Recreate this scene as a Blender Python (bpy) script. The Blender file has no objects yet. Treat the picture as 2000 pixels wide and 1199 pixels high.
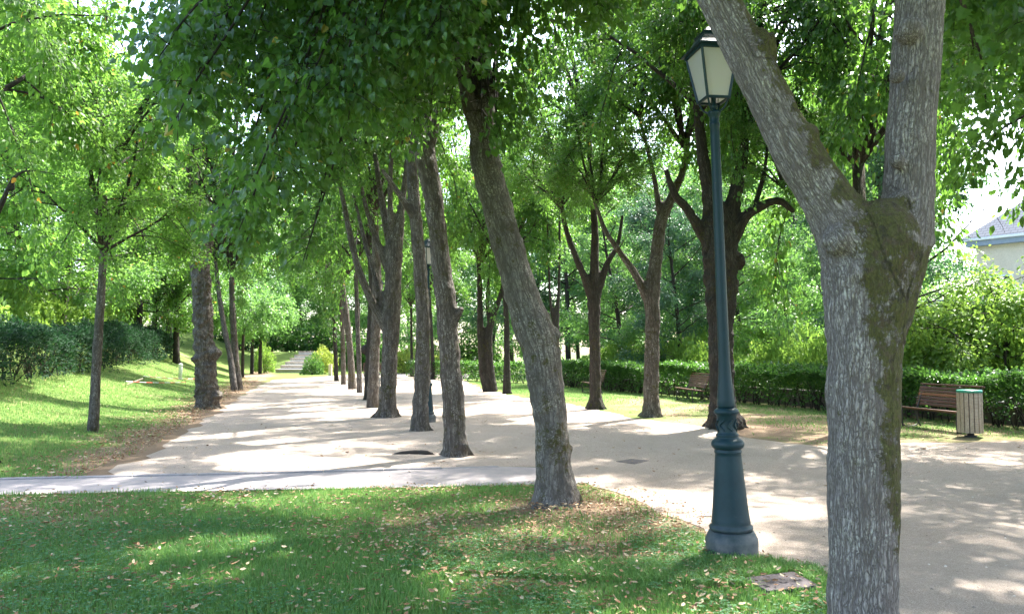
import bpy, math, random
import numpy as np
from mathutils import Vector, Matrix

# ------------------------------------------------------------------ camera, world, sun
sc = bpy.context.scene
FPX = 1500.0                      # focal length in pixels of the 2000 px wide photograph
CAMZ = 1.6
PITCH = math.atan(90.5 / FPX)
cam_d = bpy.data.cameras.new("camera"); cam = bpy.data.objects.new("camera", cam_d)
sc.collection.objects.link(cam); sc.camera = cam
cam_d.sensor_width = 36.0; cam_d.lens = 36.0 * FPX / 2000.0
cam_d.clip_start = 0.05; cam_d.clip_end = 1500
cam_d.dof.use_dof = False
cam.location = (0, 0, CAMZ); cam.rotation_euler = (math.radians(90) + PITCH, 0, 0)

SUN_AZ, SUN_EL = math.radians(40), math.radians(57)      # azimuth from +Y towards +X
world = bpy.data.worlds.new("World"); sc.world = world; world.use_nodes = True
wn = world.node_tree; wn.nodes.clear()
sky = wn.nodes.new("ShaderNodeTexSky"); sky.sky_type = 'NISHITA'; sky.sun_disc = False
sky.sun_elevation = SUN_EL; sky.sun_rotation = SUN_AZ; sky.air_density = 1.0; sky.dust_density = 3.0; sky.ozone_density = 1.0
bg = wn.nodes.new("ShaderNodeBackground"); bg.inputs[1].default_value = 0.15
wo = wn.nodes.new("ShaderNodeOutputWorld")
wn.links.new(sky.outputs[0], bg.inputs[0]); wn.links.new(bg.outputs[0], wo.inputs[0])
sun_d = bpy.data.lights.new("sun", 'SUN'); sun_d.energy = 3.4; sun_d.angle = math.radians(0.8); sun_d.color = (1.0, 0.96, 0.90)
sun = bpy.data.objects.new("sun", sun_d); sc.collection.objects.link(sun)
sv = Vector((math.sin(SUN_AZ) * math.cos(SUN_EL), math.cos(SUN_AZ) * math.cos(SUN_EL), math.sin(SUN_EL)))
sun.rotation_euler = sv.to_track_quat('Z', 'Y').to_euler()
sc.view_settings.view_transform = 'Standard'; sc.view_settings.look = 'None'
sc.view_settings.exposure = 2.82; sc.view_settings.gamma = 1.0

rng = np.random.default_rng(7); random.seed(7)
COL = sc.collection

# ------------------------------------------------------------------ helpers
def sstep(t):
    t = np.clip(t, 0, 1); return t * t * (3 - 2 * t)

def H(x, y):
    x = np.asarray(x, float); y = np.asarray(y, float)
    s = (x + .287 * y) / 1.04
    a = np.clip((-s - 3.45) / 3.9, 0, 1.6) * sstep((y - 9.9) / 4)
    h = .87 * a ** 1.3 * (1 + .5 * sstep((y - 20) / 25))
    h = h + 1.75 * sstep((y - 64.3) / 9) * sstep((-x - 9) / 5)
    return h

def ray(px, py):
    cp, sp = math.cos(PITCH), math.sin(PITCH)
    u = 599.5 - py
    return np.array([px - 1000.0, FPX * cp - u * sp, FPX * sp + u * cp])

def P(px, py, Y):                  # point of the photo at depth Y
    r = ray(px, py); t = Y / r[1]
    return np.array([r[0] * t, Y, CAMZ + r[2] * t])

def G(px, py):                     # point of the photo on the terrain
    r = ray(px, py); z = 0.0
    for _ in range(30):
        t = (z - CAMZ) / r[2]; x, y = r[0] * t, r[1] * t
        z = .5 * z + .5 * float(H(x, y))
    return np.array([x, y, float(H(x, y))])

def hash3(ix, iy, iz, seed):
    h = (ix.astype(np.int64) * 374761393 + iy.astype(np.int64) * 668265263 + iz.astype(np.int64) * 2147483647 + seed * 974711) & 0xFFFFFFFF
    h = ((h ^ (h >> 13)) * 1274126177) & 0xFFFFFFFF
    h = (h ^ (h >> 16)) & 0xFFFFFF
    return h / float(0xFFFFFF)

def vn(Pt, scale, seed=0):
    q = np.asarray(Pt) * scale
    i = np.floor(q).astype(np.int64); f = q - i; f = f * f * (3 - 2 * f)
    out = 0
    for dx in (0, 1):
        for dy in (0, 1):
            for dz in (0, 1):
                w = (f[:, 0] if dx else 1 - f[:, 0]) * (f[:, 1] if dy else 1 - f[:, 1]) * (f[:, 2] if dz else 1 - f[:, 2])
                out = out + w * hash3(i[:, 0] + dx, i[:, 1] + dy, i[:, 2] + dz, seed)
    return out * 2 - 1

def norm(v):
    v = np.asarray(v, float); return v / np.maximum(np.linalg.norm(v, axis=-1, keepdims=True), 1e-9)

def mesh_tris(name, V, F, attrs=None, smooth=False):
    V = np.ascontiguousarray(V, dtype=np.float32); F = np.ascontiguousarray(F, dtype=np.int32)
    k = F.shape[1]
    me = bpy.data.meshes.new(name)
    me.vertices.add(len(V)); me.vertices.foreach_set("co", V.ravel())
    me.loops.add(F.size); me.loops.foreach_set("vertex_index", F.ravel())
    me.polygons.add(len(F))
    me.polygons.foreach_set("loop_start", np.arange(0, F.size, k, dtype=np.int32))
    me.polygons.foreach_set("use_smooth", np.full(len(F), smooth))
    for n, a in (attrs or {}).items():
        a = np.ascontiguousarray(a, dtype=np.float32)
        if a.ndim == 1:
            at = me.attributes.new(n, 'FLOAT', 'POINT'); at.data.foreach_set("value", a)
        else:
            at = me.attributes.new(n, 'FLOAT_VECTOR', 'POINT'); at.data.foreach_set("vector", a.ravel())
    me.update(calc_edges=True); me.validate()
    return me

def link(name, me, mat=None, parent=None, loc=None):
    o = bpy.data.objects.new(name, me); COL.objects.link(o)
    if mat is not None and len(me.materials) == 0: me.materials.append(mat)
    if parent is not None: o.parent = parent
    if loc is not None: o.location = tuple(loc)
    return o

def tag(o, label, cat=None, group=None, kind=None):
    if label: o['label'] = label
    if cat: o['category'] = cat
    if group: o['group'] = group
    if kind: o['kind'] = kind
    return o

def empty(name, loc, label, cat, group=None, rz=0):
    o = bpy.data.objects.new(name, None); COL.objects.link(o); o.empty_display_size = .2
    o.location = tuple(loc); o.rotation_euler = (0, 0, rz)
    return tag(o, label, cat, group)

class MB:                                        # collects shapes into one mesh
    def __init__(s): s.v = []; s.f = []
    def add(s, V, F):
        n = len(s.v); s.v += [tuple(map(float, p)) for p in V]; s.f += [tuple(int(i) + n for i in f) for f in F]; return s
    def box(s, c, size, M=None, taper=1.0):
        x, y, z = [d / 2 for d in size]
        V = [Vector((sx * x * (taper if sz > 0 else 1), sy * y * (taper if sz > 0 else 1), sz * z)) for sz in (-1, 1) for sx, sy in ((-1, -1), (1, -1), (1, 1), (-1, 1))]
        if M is not None: V = [M @ p for p in V]
        V = [p + Vector(c) for p in V]
        return s.add(V, [(3, 2, 1, 0), (4, 5, 6, 7), (0, 1, 5, 4), (1, 2, 6, 5), (2, 3, 7, 6), (3, 0, 4, 7)])
    def tube(s, pts, r, sides=8):
        V, F, _ = tube(np.array(pts, float), np.array(r, float) if np.ndim(r) else np.full(len(pts), r), sides)
        return s.add(V, F)
    def lathe(s, prof, sides=40, flute=None):
        V = []; F = []; n = len(prof)
        for r, z in prof:
            for k in range(sides):
                a = 2 * math.pi * k / sides
                V.append((r * math.cos(a), r * math.sin(a), z))
        for i in range(n - 1):
            for k in range(sides):
                k2 = (k + 1) % sides
                F.append((i * sides + k, i * sides + k2, (i + 1) * sides + k2, (i + 1) * sides + k))
        F.append(tuple(range(sides - 1, -1, -1))); F.append(tuple((n - 1) * sides + k for k in range(sides)))
        return s.add(V, F)
    def build(s, name, mat, parent=None, bevel=0, smooth=False, loc=None):
        me = bpy.data.meshes.new(name); me.from_pydata(s.v, [], s.f); me.update()
        if smooth:
            me.polygons.foreach_set("use_smooth", [len(p.vertices) < 8 for p in me.polygons])
            me.update()
        o = link(name, me, mat, parent, loc)
        if bevel:
            b = o.modifiers.new("bevel", 'BEVEL'); b.width = bevel; b.segments = 2; b.limit_method = 'ANGLE'
        return o

def tube(pts, rad, sides=8):
    pts = np.asarray(pts, float); n = len(pts)
    T = norm(np.gradient(pts, axis=0)); ref = np.array([1., 0, 0]) if abs(T[0][0]) < .9 else np.array([0, 1., 0])
    V = []; A = []; L = 0
    u = norm(ref - T[0] * np.dot(ref, T[0]))
    ang = np.linspace(0, 2 * np.pi, sides, endpoint=False); c, s_ = np.cos(ang), np.sin(ang)
    for i in range(n):
        u = norm(u - T[i] * np.dot(u, T[i])); w = np.cross(T[i], u)
        if i: L += np.linalg.norm(pts[i] - pts[i - 1])
        V.append(pts[i] + rad[i] * (c[:, None] * u + s_[:, None] * w))
        A.append(np.stack([rad[i] * c, rad[i] * s_, np.full(sides, L)], 1))
    F = []
    for i in range(n - 1):
        for k in range(sides):
            k2 = (k + 1) % sides
            F.append((i * sides + k, i * sides + k2, (i + 1) * sides + k2, (i + 1) * sides + k))
    F.append(tuple(range(sides - 1, -1, -1))); F.append(tuple((n - 1) * sides + k for k in range(sides)))
    return np.concatenate(V), F, np.concatenate(A)

def catmull(pts, sub=5):
    pts = np.asarray(pts, float)
    if len(pts) < 3: 
        t = np.linspace(0, 1, sub + 1)[:, None]; return pts[0] * (1 - t) + pts[-1] * t
    p = np.vstack([2 * pts[0] - pts[1], pts, 2 * pts[-1] - pts[-2]]); out = []
    for i in range(1, len(p) - 2):
        for k in range(sub):
            t = k / sub
            out.append(.5 * ((2 * p[i]) + (-p[i - 1] + p[i + 1]) * t + (2 * p[i - 1] - 5 * p[i] + 4 * p[i + 1] - p[i + 2]) * t * t + (-p[i - 1] + 3 * p[i] - 3 * p[i + 1] + p[i + 2]) * t ** 3))
    out.append(pts[-1]); return np.array(out)

# ------------------------------------------------------------------ materials
class NT:
    def __init__(s, name):
        s.m = bpy.data.materials.new(name); s.m.use_nodes = True; s.t = s.m.node_tree; s.t.nodes.clear()
        s.out = s.n("ShaderNodeOutputMaterial")
    def n(s, t, **kw):
        nd = s.t.nodes.new(t)
        for k, v in kw.items(): setattr(nd, k, v)
        return nd
    def l(s, a, b): s.t.links.new(a, b)
    def val(s, sock, v):
        if isinstance(v, bpy.types.NodeSocket): s.l(v, sock)
        else: sock.default_value = v
    def noise(s, vec, scale, detail=4, rough=.55, dist=0):
        nd = s.n("ShaderNodeTexNoise"); s.l(vec, nd.inputs['Vector']); nd.inputs['Scale'].default_value = scale
        nd.inputs['Detail'].default_value = detail; nd.inputs['Roughness'].default_value = rough; nd.inputs['Distortion'].default_value = dist
        return nd.outputs['Fac']
    def ramp(s, fac, stops, interp='LINEAR'):
        nd = s.n("ShaderNodeValToRGB"); cr = nd.color_ramp; cr.interpolation = interp
        while len(cr.elements) < len(stops): cr.elements.new(.5)
        for e, (p, c) in zip(cr.elements, stops):
            e.position = p; e.color = (c, c, c, 1) if isinstance(c, (int, float)) else (*c, 1)
        s.l(fac, nd.inputs[0]); return nd.outputs[0]
    def mix(s, fac, a, b, mode='MIX'):
        nd = s.n("ShaderNodeMix", data_type='RGBA', blend_type=mode)
        for sock, v in ((nd.inputs[0], fac), (nd.inputs[6], a), (nd.inputs[7], b)):
            if isinstance(v, bpy.types.NodeSocket): s.l(v, sock)
            elif isinstance(v, (int, float)): sock.default_value = v
            else: sock.default_value = (*v, 1)
        return nd.outputs[2]
    def math(s, op, a, b=0.0, clamp=False):
        nd = s.n("ShaderNodeMath", operation=op, use_clamp=clamp); s.val(nd.inputs[0], a); s.val(nd.inputs[1], b); return nd.outputs[0]
    def scale(s, vec, sx, sy, sz):
        nd = s.n("ShaderNodeMapping"); s.l(vec, nd.inputs[0]); nd.inputs['Scale'].default_value = (sx, sy, sz); return nd.outputs[0]
    def attr(s, name):
        return s.n("ShaderNodeAttribute", attribute_name=name)
    def obj(s): return s.n("ShaderNodeTexCoord").outputs['Object']
    def pos(s): return s.n("ShaderNodeNewGeometry").outputs['Position']
    def bump(s, h, strength=.5, dist=.01, nrm=None):
        nd = s.n("ShaderNodeBump"); nd.inputs['Strength'].default_value = strength; nd.inputs['Distance'].default_value = dist; s.l(h, nd.inputs['Height'])
        if nrm is not None: s.l(nrm, nd.inputs['Normal'])
        return nd.outputs[0]
    def pbr(s, col, rough=.7, bump=None, spec=.5, metal=0):
        b = s.n("ShaderNodeBsdfPrincipled")
        if isinstance(col, bpy.types.NodeSocket): s.l(col, b.inputs['Base Color'])
        else: b.inputs['Base Color'].default_value = (*col, 1)
        s.val(b.inputs['Roughness'], rough); b.inputs['Specular IOR Level'].default_value = spec; b.inputs['Metallic'].default_value = metal
        if bump is not None: s.l(bump, b.inputs['Normal'])
        s.l(b.outputs[0], s.out.inputs[0]); return b

def leaf_mat(name, dark, light, trans, tfac=.42, rough=.45, odd=None):
    t = NT(name); r = t.attr("rnd").outputs['Fac']
    nz = t.noise(t.obj(), 1.1, 2)
    f = t.math('ADD', t.math('MULTIPLY', r, .55), t.math('MULTIPLY', nz, .6)); 
    col = t.ramp(f, [(.2, dark), (.9, light)])
    tc = t.ramp(f, [(.2, tuple(c * .75 for c in trans)), (.9, tuple(min(1, c * 1.25) for c in trans))])
    if odd:
        o = t.math('GREATER_THAN', r, .994); col = t.mix(o, col, odd); tc = t.mix(o, tc, odd)
    b = t.n("ShaderNodeBsdfPrincipled"); t.l(col, b.inputs['Base Color']); b.inputs['Roughness'].default_value = rough
    b.inputs['Specular IOR Level'].default_value = .45
    tr = t.n("ShaderNodeBsdfTranslucent"); t.l(tc, tr.inputs[0])
    mx = t.n("ShaderNodeMixShader"); mx.inputs[0].default_value = tfac
    t.l(b.outputs[0], mx.inputs[1]); t.l(tr.outputs[0], mx.inputs[2]); t.l(mx.outputs[0], t.out.inputs[0])
    return t.m

M = {}
M['leaf'] = leaf_mat('linden_leaf', (.016, .055, .016), (.055, .140, .034), (.22, .46, .06), .38, .33, odd=(.35, .28, .05))
M['leaf_near'] = leaf_mat('linden_leaf_near', (.014, .048, .016), (.052, .125, .032), (.19, .41, .05), .34, .36, odd=(.35, .30, .06))
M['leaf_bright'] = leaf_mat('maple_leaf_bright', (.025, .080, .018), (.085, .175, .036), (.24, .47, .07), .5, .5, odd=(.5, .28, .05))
M['leaf_bg'] = leaf_mat('background_leaf', (.024, .078, .028), (.085, .18, .055), (.24, .48, .10), .42, .36)
M['leaf_blue'] = leaf_mat('blue_green_leaf', (.04, .09, .05), (.08, .16, .085), (.10, .24, .08), .35)
M['leaf_hedge'] = leaf_mat('hornbeam_hedge_leaf', (.012, .048, .012), (.05, .13, .028), (.14, .32, .05), .35, .4)
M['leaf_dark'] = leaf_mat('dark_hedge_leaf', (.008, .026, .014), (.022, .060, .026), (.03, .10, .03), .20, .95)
M['leaf_bush'] = leaf_mat('bush_leaf', (.08, .17, .03), (.18, .30, .06), (.28, .46, .07), .42)
M['leaf_yellow'] = leaf_mat('yellow_bush_leaf', (.12, .19, .04), (.26, .32, .07), (.40, .50, .08), .4)

def bark_mat(name, plate=(.23, .205, .185), plate2=(.13, .11, .095), furrow=(.045, .034, .028), sc_=38, moss_base=0.0, lichen=.5, bstr=.9, bdist=.012, mossc=(.075, .075, .016), furw=.16, patch=.85):
    t = NT(name); bk = t.attr("bark").outputs['Vector']; ms = t.attr("moss").outputs['Fac']; ob = t.obj()
    wob = t.n("ShaderNodeTexNoise"); t.l(bk, wob.inputs['Vector']); wob.inputs['Scale'].default_value = 5; wob.inputs['Detail'].default_value = 3
    vadd = t.n("ShaderNodeMix", data_type='VECTOR'); vadd.inputs[0].default_value = .045
    t.l(bk, vadd.inputs[4]); t.l(wob.outputs['Color'], vadd.inputs[5])
    v = t.scale(vadd.outputs[1], 1, 1, .22)
    vo = t.n("ShaderNodeTexVoronoi", feature='DISTANCE_TO_EDGE'); t.l(v, vo.inputs['Vector']); vo.inputs['Scale'].default_value = sc_
    rn = t.noise(t.scale(vadd.outputs[1], 1, 1, .26), sc_ * 1.1, 3, .55)
    rn = t.ramp(t.math('ABSOLUTE', t.math('SUBTRACT', rn, .5)), [(0, 0), (.035, .8), (.11, 1)])
    vf = t.ramp(vo.outputs['Distance'], [(0, .35), (furw, .85), (.45, 1)])
    fur = t.math('MULTIPLY', rn, vf)
    rl = t.noise(t.scale(vadd.outputs[1], 1, 1, .055), sc_ * .62, 2, .5)
    rl = t.ramp(t.math('ABSOLUTE', t.math('SUBTRACT', rl, .5)), [(0, 0), (.022, .35), (.06, 1)])
    fur = t.math('MULTIPLY', fur, rl)
    fine = t.noise(t.scale(bk, 1, 1, .3), 150, 5, .65)
    mid = t.noise(t.scale(bk, 1, 1, .25), 28, 5, .6)
    base = t.mix(t.ramp(mid, [(.3, 0), (.7, 1)]), plate2, plate)
    big = t.noise(ob, 2.3, 4, .6)
    base = t.mix(t.ramp(big, [(.35, 0.0), (.65, .45)]), base, plate2)
    pt = t.noise(t.scale(ob, 1, 1, .45), 6.5, 5, .72, .4)
    base = t.mix(t.ramp(pt, [(.50, 0), (.60, patch)]), base, tuple(c * .33 for c in plate2))
    base = t.mix(t.ramp(pt, [(.30, patch * .6), (.42, 0)]), base, tuple(min(.5, c * 1.6) for c in plate))
    col = t.mix(fur, furrow, base)
    # pale lichen flecks and patches
    li = t.noise(ob, 55, 4, .7); lp = t.noise(ob, 3.1, 3, .6, .6)
    lf = t.math('MULTIPLY', t.ramp(li, [(.5, 0), (.58, 1)]), t.ramp(lp, [(.45, 0), (.6, lichen)]))
    lf = t.math('MULTIPLY', lf, fur)
    col = t.mix(lf, col, (.53, .50, .44))
    col = t.mix(t.math('MULTIPLY', t.ramp(fine, [(.3, 0.5), (.65, 0)]), 1.0), col, (.06, .05, .045))
    # moss
    mn = t.noise(ob, 9, 5, .7)
    mn2 = t.noise(ob, 60, 4, .7)
    m1 = t.math('ADD', ms, t.math('MULTIPLY', t.math('SUBTRACT', mn, .5), 2.2))
    m1 = t.math('ADD', m1, t.math('MULTIPLY', t.math('SUBTRACT', mn2, .5), .9))
    mf = t.ramp(t.math('ADD', m1, moss_base), [(.42, 0), (.62, .92)])
    mc = t.mix(t.ramp(mn2, [(.35, 0), (.7, 1)]), tuple(c * .45 for c in mossc), mossc)
    mc = t.mix(t.ramp(t.noise(ob, 23, 4), [(.48, 0), (.64, .75)]), mc, (.085, .056, .038))
    mc = t.mix(t.ramp(t.noise(ob, 14, 4, .7), [(.56, 0), (.64, .7)]), mc, (.028, .022, .018))
    col = t.mix(mf, col, mc)
    h = t.math('ADD', t.math('MULTIPLY', fur, 1.0), t.math('MULTIPLY', fine, .45))
    h = t.math('ADD', h, t.math('MULTIPLY', mid, .5))
    h = t.math('ADD', h, t.math('MULTIPLY', mf, t.math('MULTIPLY', mn2, .8)))
    t.pbr(col, .88, t.bump(h, bstr, bdist), .25)
    return t.m
M['bark_fork'] = bark_mat('bark_furrowed_grey', (.44, .39, .37), (.34, .295, .28), (.13, .105, .098), sc_=56, lichen=1.0, bstr=.9, bdist=.010, mossc=(.115, .112, .028), moss_base=.04, furw=.10, patch=.2)
M['bark'] = bark_mat('bark_grey_brown', (.29, .265, .23), (.155, .138, .115), (.06, .048, .04), sc_=30, lichen=.9, moss_base=.14, bstr=.8, bdist=.015)
M['bark_lean'] = bark_mat('bark_grey_smooth', (.27, .25, .228), (.18, .163, .145), (.085, .074, .066), sc_=34, lichen=.8, moss_base=.16, bstr=.6, bdist=.010, furw=.07, patch=.8)
M['bark_dark'] = bark_mat('bark_dark_brown', (.105, .092, .078), (.055, .047, .039), (.022, .018, .015), sc_=26, lichen=.2, moss_base=.1, bstr=.8, bdist=.02)
M['bark_pale'] = bark_mat('bark_pale_grey', (.33, .30, .27), (.2, .18, .16), sc_=22, lichen=.6, moss_base=0, bstr=.7, bdist=.015)

def ground_mat():
    t = NT('lawn_soil'); p = t.pos()
    a = t.noise(p, .55, 5, .6); b = t.noise(p, 6, 5, .7); c = t.noise(p, 90, 3, .7)
    grass = t.mix(t.ramp(c, [(.3, 0), (.7, 1)]), (.045, .085, .016), (.13, .20, .045))
    grass = t.mix(t.ramp(b, [(.35, 0), (.7, .6)]), grass, (.16, .19, .06))
    dirt = t.mix(t.ramp(c, [(.3, 0), (.7, 1)]), (.12, .075, .045), (.30, .22, .15))
    f = t.math('ADD', t.math('MULTIPLY', a, .7), t.math('MULTIPLY', b, .4))
    at = t.attr('dirt').outputs['Fac']
    f2 = t.math('ADD', f, at)
    col = t.mix(t.ramp(f2, [(.60, 0), (.74, 1)]), grass, dirt)
    t.pbr(col, .95, t.bump(t.math('ADD', c, b), .8, .02), .15); return t.m
M['ground'] = ground_mat()
def gravel_mat():
    t = NT('beige_gravel'); p = t.pos()
    c = t.noise(p, 130, 4, .75); b = t.noise(p, 14, 5, .65); a = t.noise(p, .8, 4, .6); f = t.noise(p, 45, 3, .7)
    col = t.mix(t.ramp(c, [(.36, 0), (.64, 1)]), (.19, .15, .125), (.61, .51, .42))
    col = t.mix(t.ramp(b, [(.42, .0), (.66, .55)]), col, (.33, .27, .22))
    col = t.mix(t.ramp(a, [(.4, .0), (.7, .4)]), col, (.47, .395, .33))
    col = t.mix(t.ramp(f, [(.62, 0), (.70, .65)]), col, (.17, .13, .10))
    wv = t.noise(t.scale(p, 1, .35, 1), 2.2, 5, .7, .5)
    col = t.mix(t.ramp(wv, [(.52, 0), (.66, .25)]), col, (.28, .225, .175))
    t.pbr(col, .95, t.bump(t.math('ADD', c, t.math('MULTIPLY', b, 2.0)), .9, .02), .15); return t.m
M['gravel'] = gravel_mat()
def asphalt_mat():
    t = NT('worn_pinkish_paving'); p = t.pos()
    c = t.noise(p, 160, 3, .7); b = t.noise(p, 5, 5, .65)
    col = t.mix(t.ramp(c, [(.3, 0), (.7, 1)]), (.19, .168, .168), (.34, .31, .31))
    col = t.mix(t.ramp(b, [(.35, 0), (.7, .5)]), col, (.40, .35, .31))
    t.pbr(col, .9, t.bump(c, .4, .005), .2); return t.m
M['paving'] = asphalt_mat()
def stone_mat(name, c1, c2, sc_=12, spots=True):
    t = NT(name); p = t.obj(); a = t.noise(p, sc_, 5, .65); b = t.noise(p, sc_ * 9, 3, .7)
    col = t.mix(t.ramp(a, [(.3, 0), (.7, 1)]), c1, c2); col = t.mix(t.ramp(b, [(.3, .4), (.6, 0)]), col, tuple(c * .5 for c in c1))
    t.pbr(col, .85, t.bump(t.math('ADD', a, b), .5, .006), .3); return t.m
M['kerb'] = stone_mat('kerb_stone', (.20, .185, .19), (.33, .31, .31))
M['slab'] = stone_mat('grey_slab', (.06, .05, .052), (.11, .092, .095), 9)
M['slab2'] = stone_mat('iron_cover', (.10, .085, .08), (.18, .15, .14), 9)
M['step'] = stone_mat('step_stone', (.42, .39, .37), (.60, .56, .53), 3)
M['wallstone'] = stone_mat('garden_wall_stone', (.09, .075, .062), (.17, .145, .12), 4)
M['render_wall'] = stone_mat('cream_render', (.56, .48, .36), (.64, .56, .44), 2)
M['white'] = stone_mat('white_paint', (.66, .66, .66), (.80, .80, .80), 5)
M['fascia'] = stone_mat('grey_blue_fascia', (.22, .26, .31), (.26, .30, .35), 5)
M['darkglass'] = NT('dark_window_glass'); M['darkglass'].pbr((.03, .035, .04), .12); M['darkglass'] = M['darkglass'].m
def slate():
    t = NT('grey_slate'); o = t.obj(); br = t.n("ShaderNodeTexBrick"); t.l(o, br.inputs[0]); br.inputs['Scale'].default_value = 3
    br.inputs['Color1'].default_value = (.13, .14, .16, 1); br.inputs['Color2'].default_value = (.12, .13, .15, 1); br.inputs['Mortar'].default_value = (.035, .036, .04, 1)
    br.inputs['Brick Width'].default_value = .9; br.inputs['Row Height'].default_value = .5; br.inputs['Mortar Size'].default_value = .03
    t.pbr(br.outputs[0], .85, None, .05); return t.m
M['slate'] = slate()
def lamp_paint():
    t = NT('dark_teal_paint'); o = t.obj(); a = t.noise(o, 7, 5, .65); b = t.noise(o, 60, 4, .7)
    sep = t.n("ShaderNodeSeparateXYZ"); t.l(o, sep.inputs[0])
    col = t.mix(t.ramp(a, [(.35, 0), (.7, 1)]), (.007, .027, .037), (.012, .038, .050))
    col = t.mix(t.ramp(t.noise(o, 26, 5, .75), [(.67, 0), (.72, .8)]), col, (.16, .10, .07))
    low = t.math('SUBTRACT', .28, sep.outputs[2]); low = t.math('MULTIPLY', low, 3.2, True)
    low = t.math('MULTIPLY', low, t.ramp(a, [(.3, .1), (.65, 1)]))
    col = t.mix(low, col, (.22, .20, .19))
    t.pbr(col, t.math('ADD', t.math('MULTIPLY', a, .25), t.math('ADD', t.math('MULTIPLY', low, .4), .30)), t.bump(t.math('ADD', b, t.math('MULTIPLY', a, 2)), .15, .004), .3); return t.m
M['lamp'] = lamp_paint()
def pane():
    t = NT('frosted_lantern_pane'); p = t.n("ShaderNodeBsdfPrincipled"); p.inputs['Base Color'].default_value = (.74, .71, .70, 1); p.inputs['Roughness'].default_value = .35
    tr = t.n("ShaderNodeBsdfTranslucent"); tr.inputs[0].default_value = (.85, .83, .82, 1); mx = t.n("ShaderNodeMixShader"); mx.inputs[0].default_value = .5
    t.l(p.outputs[0], mx.inputs[1]); t.l(tr.outputs[0], mx.inputs[2]); t.l(mx.outputs[0], t.out.inputs[0]); return t.m
M['pane'] = pane()
def wood(name, c1, c2):
    t = NT(name); o = t.obj(); a = t.noise(t.scale(o, 1, 12, 12), 3, 5, .6); b = t.noise(o, 2, 3)
    col = t.mix(t.ramp(a, [(.3, 0), (.7, 1)]), c1, c2); col = t.mix(t.ramp(b, [(.4, 0), (.7, .5)]), col, c1)
    t.pbr(col, .5, t.bump(a, .3, .003), .4); return t.m
M['bench_wood'] = wood('brown_bench_wood', (.07, .030, .022), (.17, .075, .045))
M['bench_orange'] = wood('orange_brown_wood', (.20, .075, .03), (.30, .12, .05))
M['bin_wood'] = wood('weathered_bin_wood', (.27, .21, .16), (.44, .36, .28))
M['iron'] = NT('black_iron'); M['iron'].pbr((.035, .033, .036), .45); M['iron'] = M['iron'].m
M['bin_green'] = NT('green_lid'); M['bin_green'].pbr((.02, .22, .15), .35); M['bin_green'] = M['bin_green'].m
M['tape'] = NT('white_tape'); M['tape'].pbr((.75, .72, .7), .5); M['tape'] = M['tape'].m
def litter():
    t = NT('dry_leaf'); r = t.attr("rnd").outputs['Fac']
    t.pbr(t.ramp(r, [(0, (.17, .085, .045)), (.4, (.30, .17, .085)), (.7, (.38, .27, .15)), (1, (.50, .41, .28))]), .75, None, .3); return t.m
M['litter'] = litter()
def grassmat(name, lo, hi, tr):
    t = NT(name); r = t.attr("rnd").outputs['Fac']; nz = t.noise(t.pos(), 1.3, 4, .65)
    f = t.math('ADD', t.math('MULTIPLY', r, .5), t.math('MULTIPLY', nz, .6))
    col = t.ramp(f, [(.22, lo), (.6, hi), (.92, tuple(min(1, c * 1.5) for c in hi))])
    col = t.mix(t.math('GREATER_THAN', r, .955), col, (.34, .29, .14))
    b = t.n("ShaderNodeBsdfPrincipled"); t.l(col, b.inputs['Base Color']); b.inputs['Roughness'].default_value = .55; b.inputs['Specular IOR Level'].default_value = .3
    tl = t.n("ShaderNodeBsdfTranslucent"); tl.inputs[0].default_value = (*tr, 1); mx = t.n("ShaderNodeMixShader"); mx.inputs[0].default_value = .35
    t.l(b.outputs[0], mx.inputs[1]); t.l(tl.outputs[0], mx.inputs[2]); t.l(mx.outputs[0], t.out.inputs[0]); return t.m
M['grass'] = grassmat('lawn_grass', (.05, .13, .032), (.135, .255, .068), (.20, .40, .09))
M['clover'] = grassmat('clover_leaf', (.035, .11, .045), (.075, .20, .075), (.11, .30, .09))

# ------------------------------------------------------------------ leaf templates
def fan_template(outline, c=(.42, 0), fold=.10, cup=0.0):
    V = [(c[0], c[1], 0.0)] + [(x, y, fold * abs(y) * 1.0 - cup * (x - .4) ** 2) for x, y in outline]
    n = len(outline); F = [(0, 1 + i, 1 + (i + 1) % n) for i in range(n)]
    return np.array(V), np.array(F)
maple = fan_template([(0, 0), (.02, .20), (-.04, .40), (.22, .36), (.34, .56), (.50, .30), (.70, .30), (.68, .14), (1.0, 0), (.68, -.14), (.70, -.30), (.50, -.30), (.34, -.56), (.22, -.36), (-.04, -.40), (.02, -.20)], fold=.25, cup=.35)
heart = fan_template([(.04, 0), (-.06, .22), (.12, .42), (.45, .42), (.78, .2), (1.05, 0), (.78, -.2), (.45, -.42), (.12, -.42), (-.06, -.22)], fold=.28, cup=.35)
simple = (np.array([(0, 0, 0), (.35, .36, .07), (.8, .22, 0.02), (1.02, 0, -.10), (.8, -.22, 0.02), (.35, -.36, .07)]), np.array([(0, 3, 1), (1, 3, 2), (0, 5, 3), (5, 4, 3)]))
quad = (np.array([(0, 0, 0), (.5, .38, .06), (1.05, 0, -.08), (.5, -.38, .06)]), np.array([(0, 2, 1), (0, 3, 2)]))
narrow = (np.array([(0, 0, 0), (.5, .2, .03), (1.05, 0, -.08), (.5, -.2, .03)]), np.array([(0, 2, 1), (0, 3, 2)]))

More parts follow.
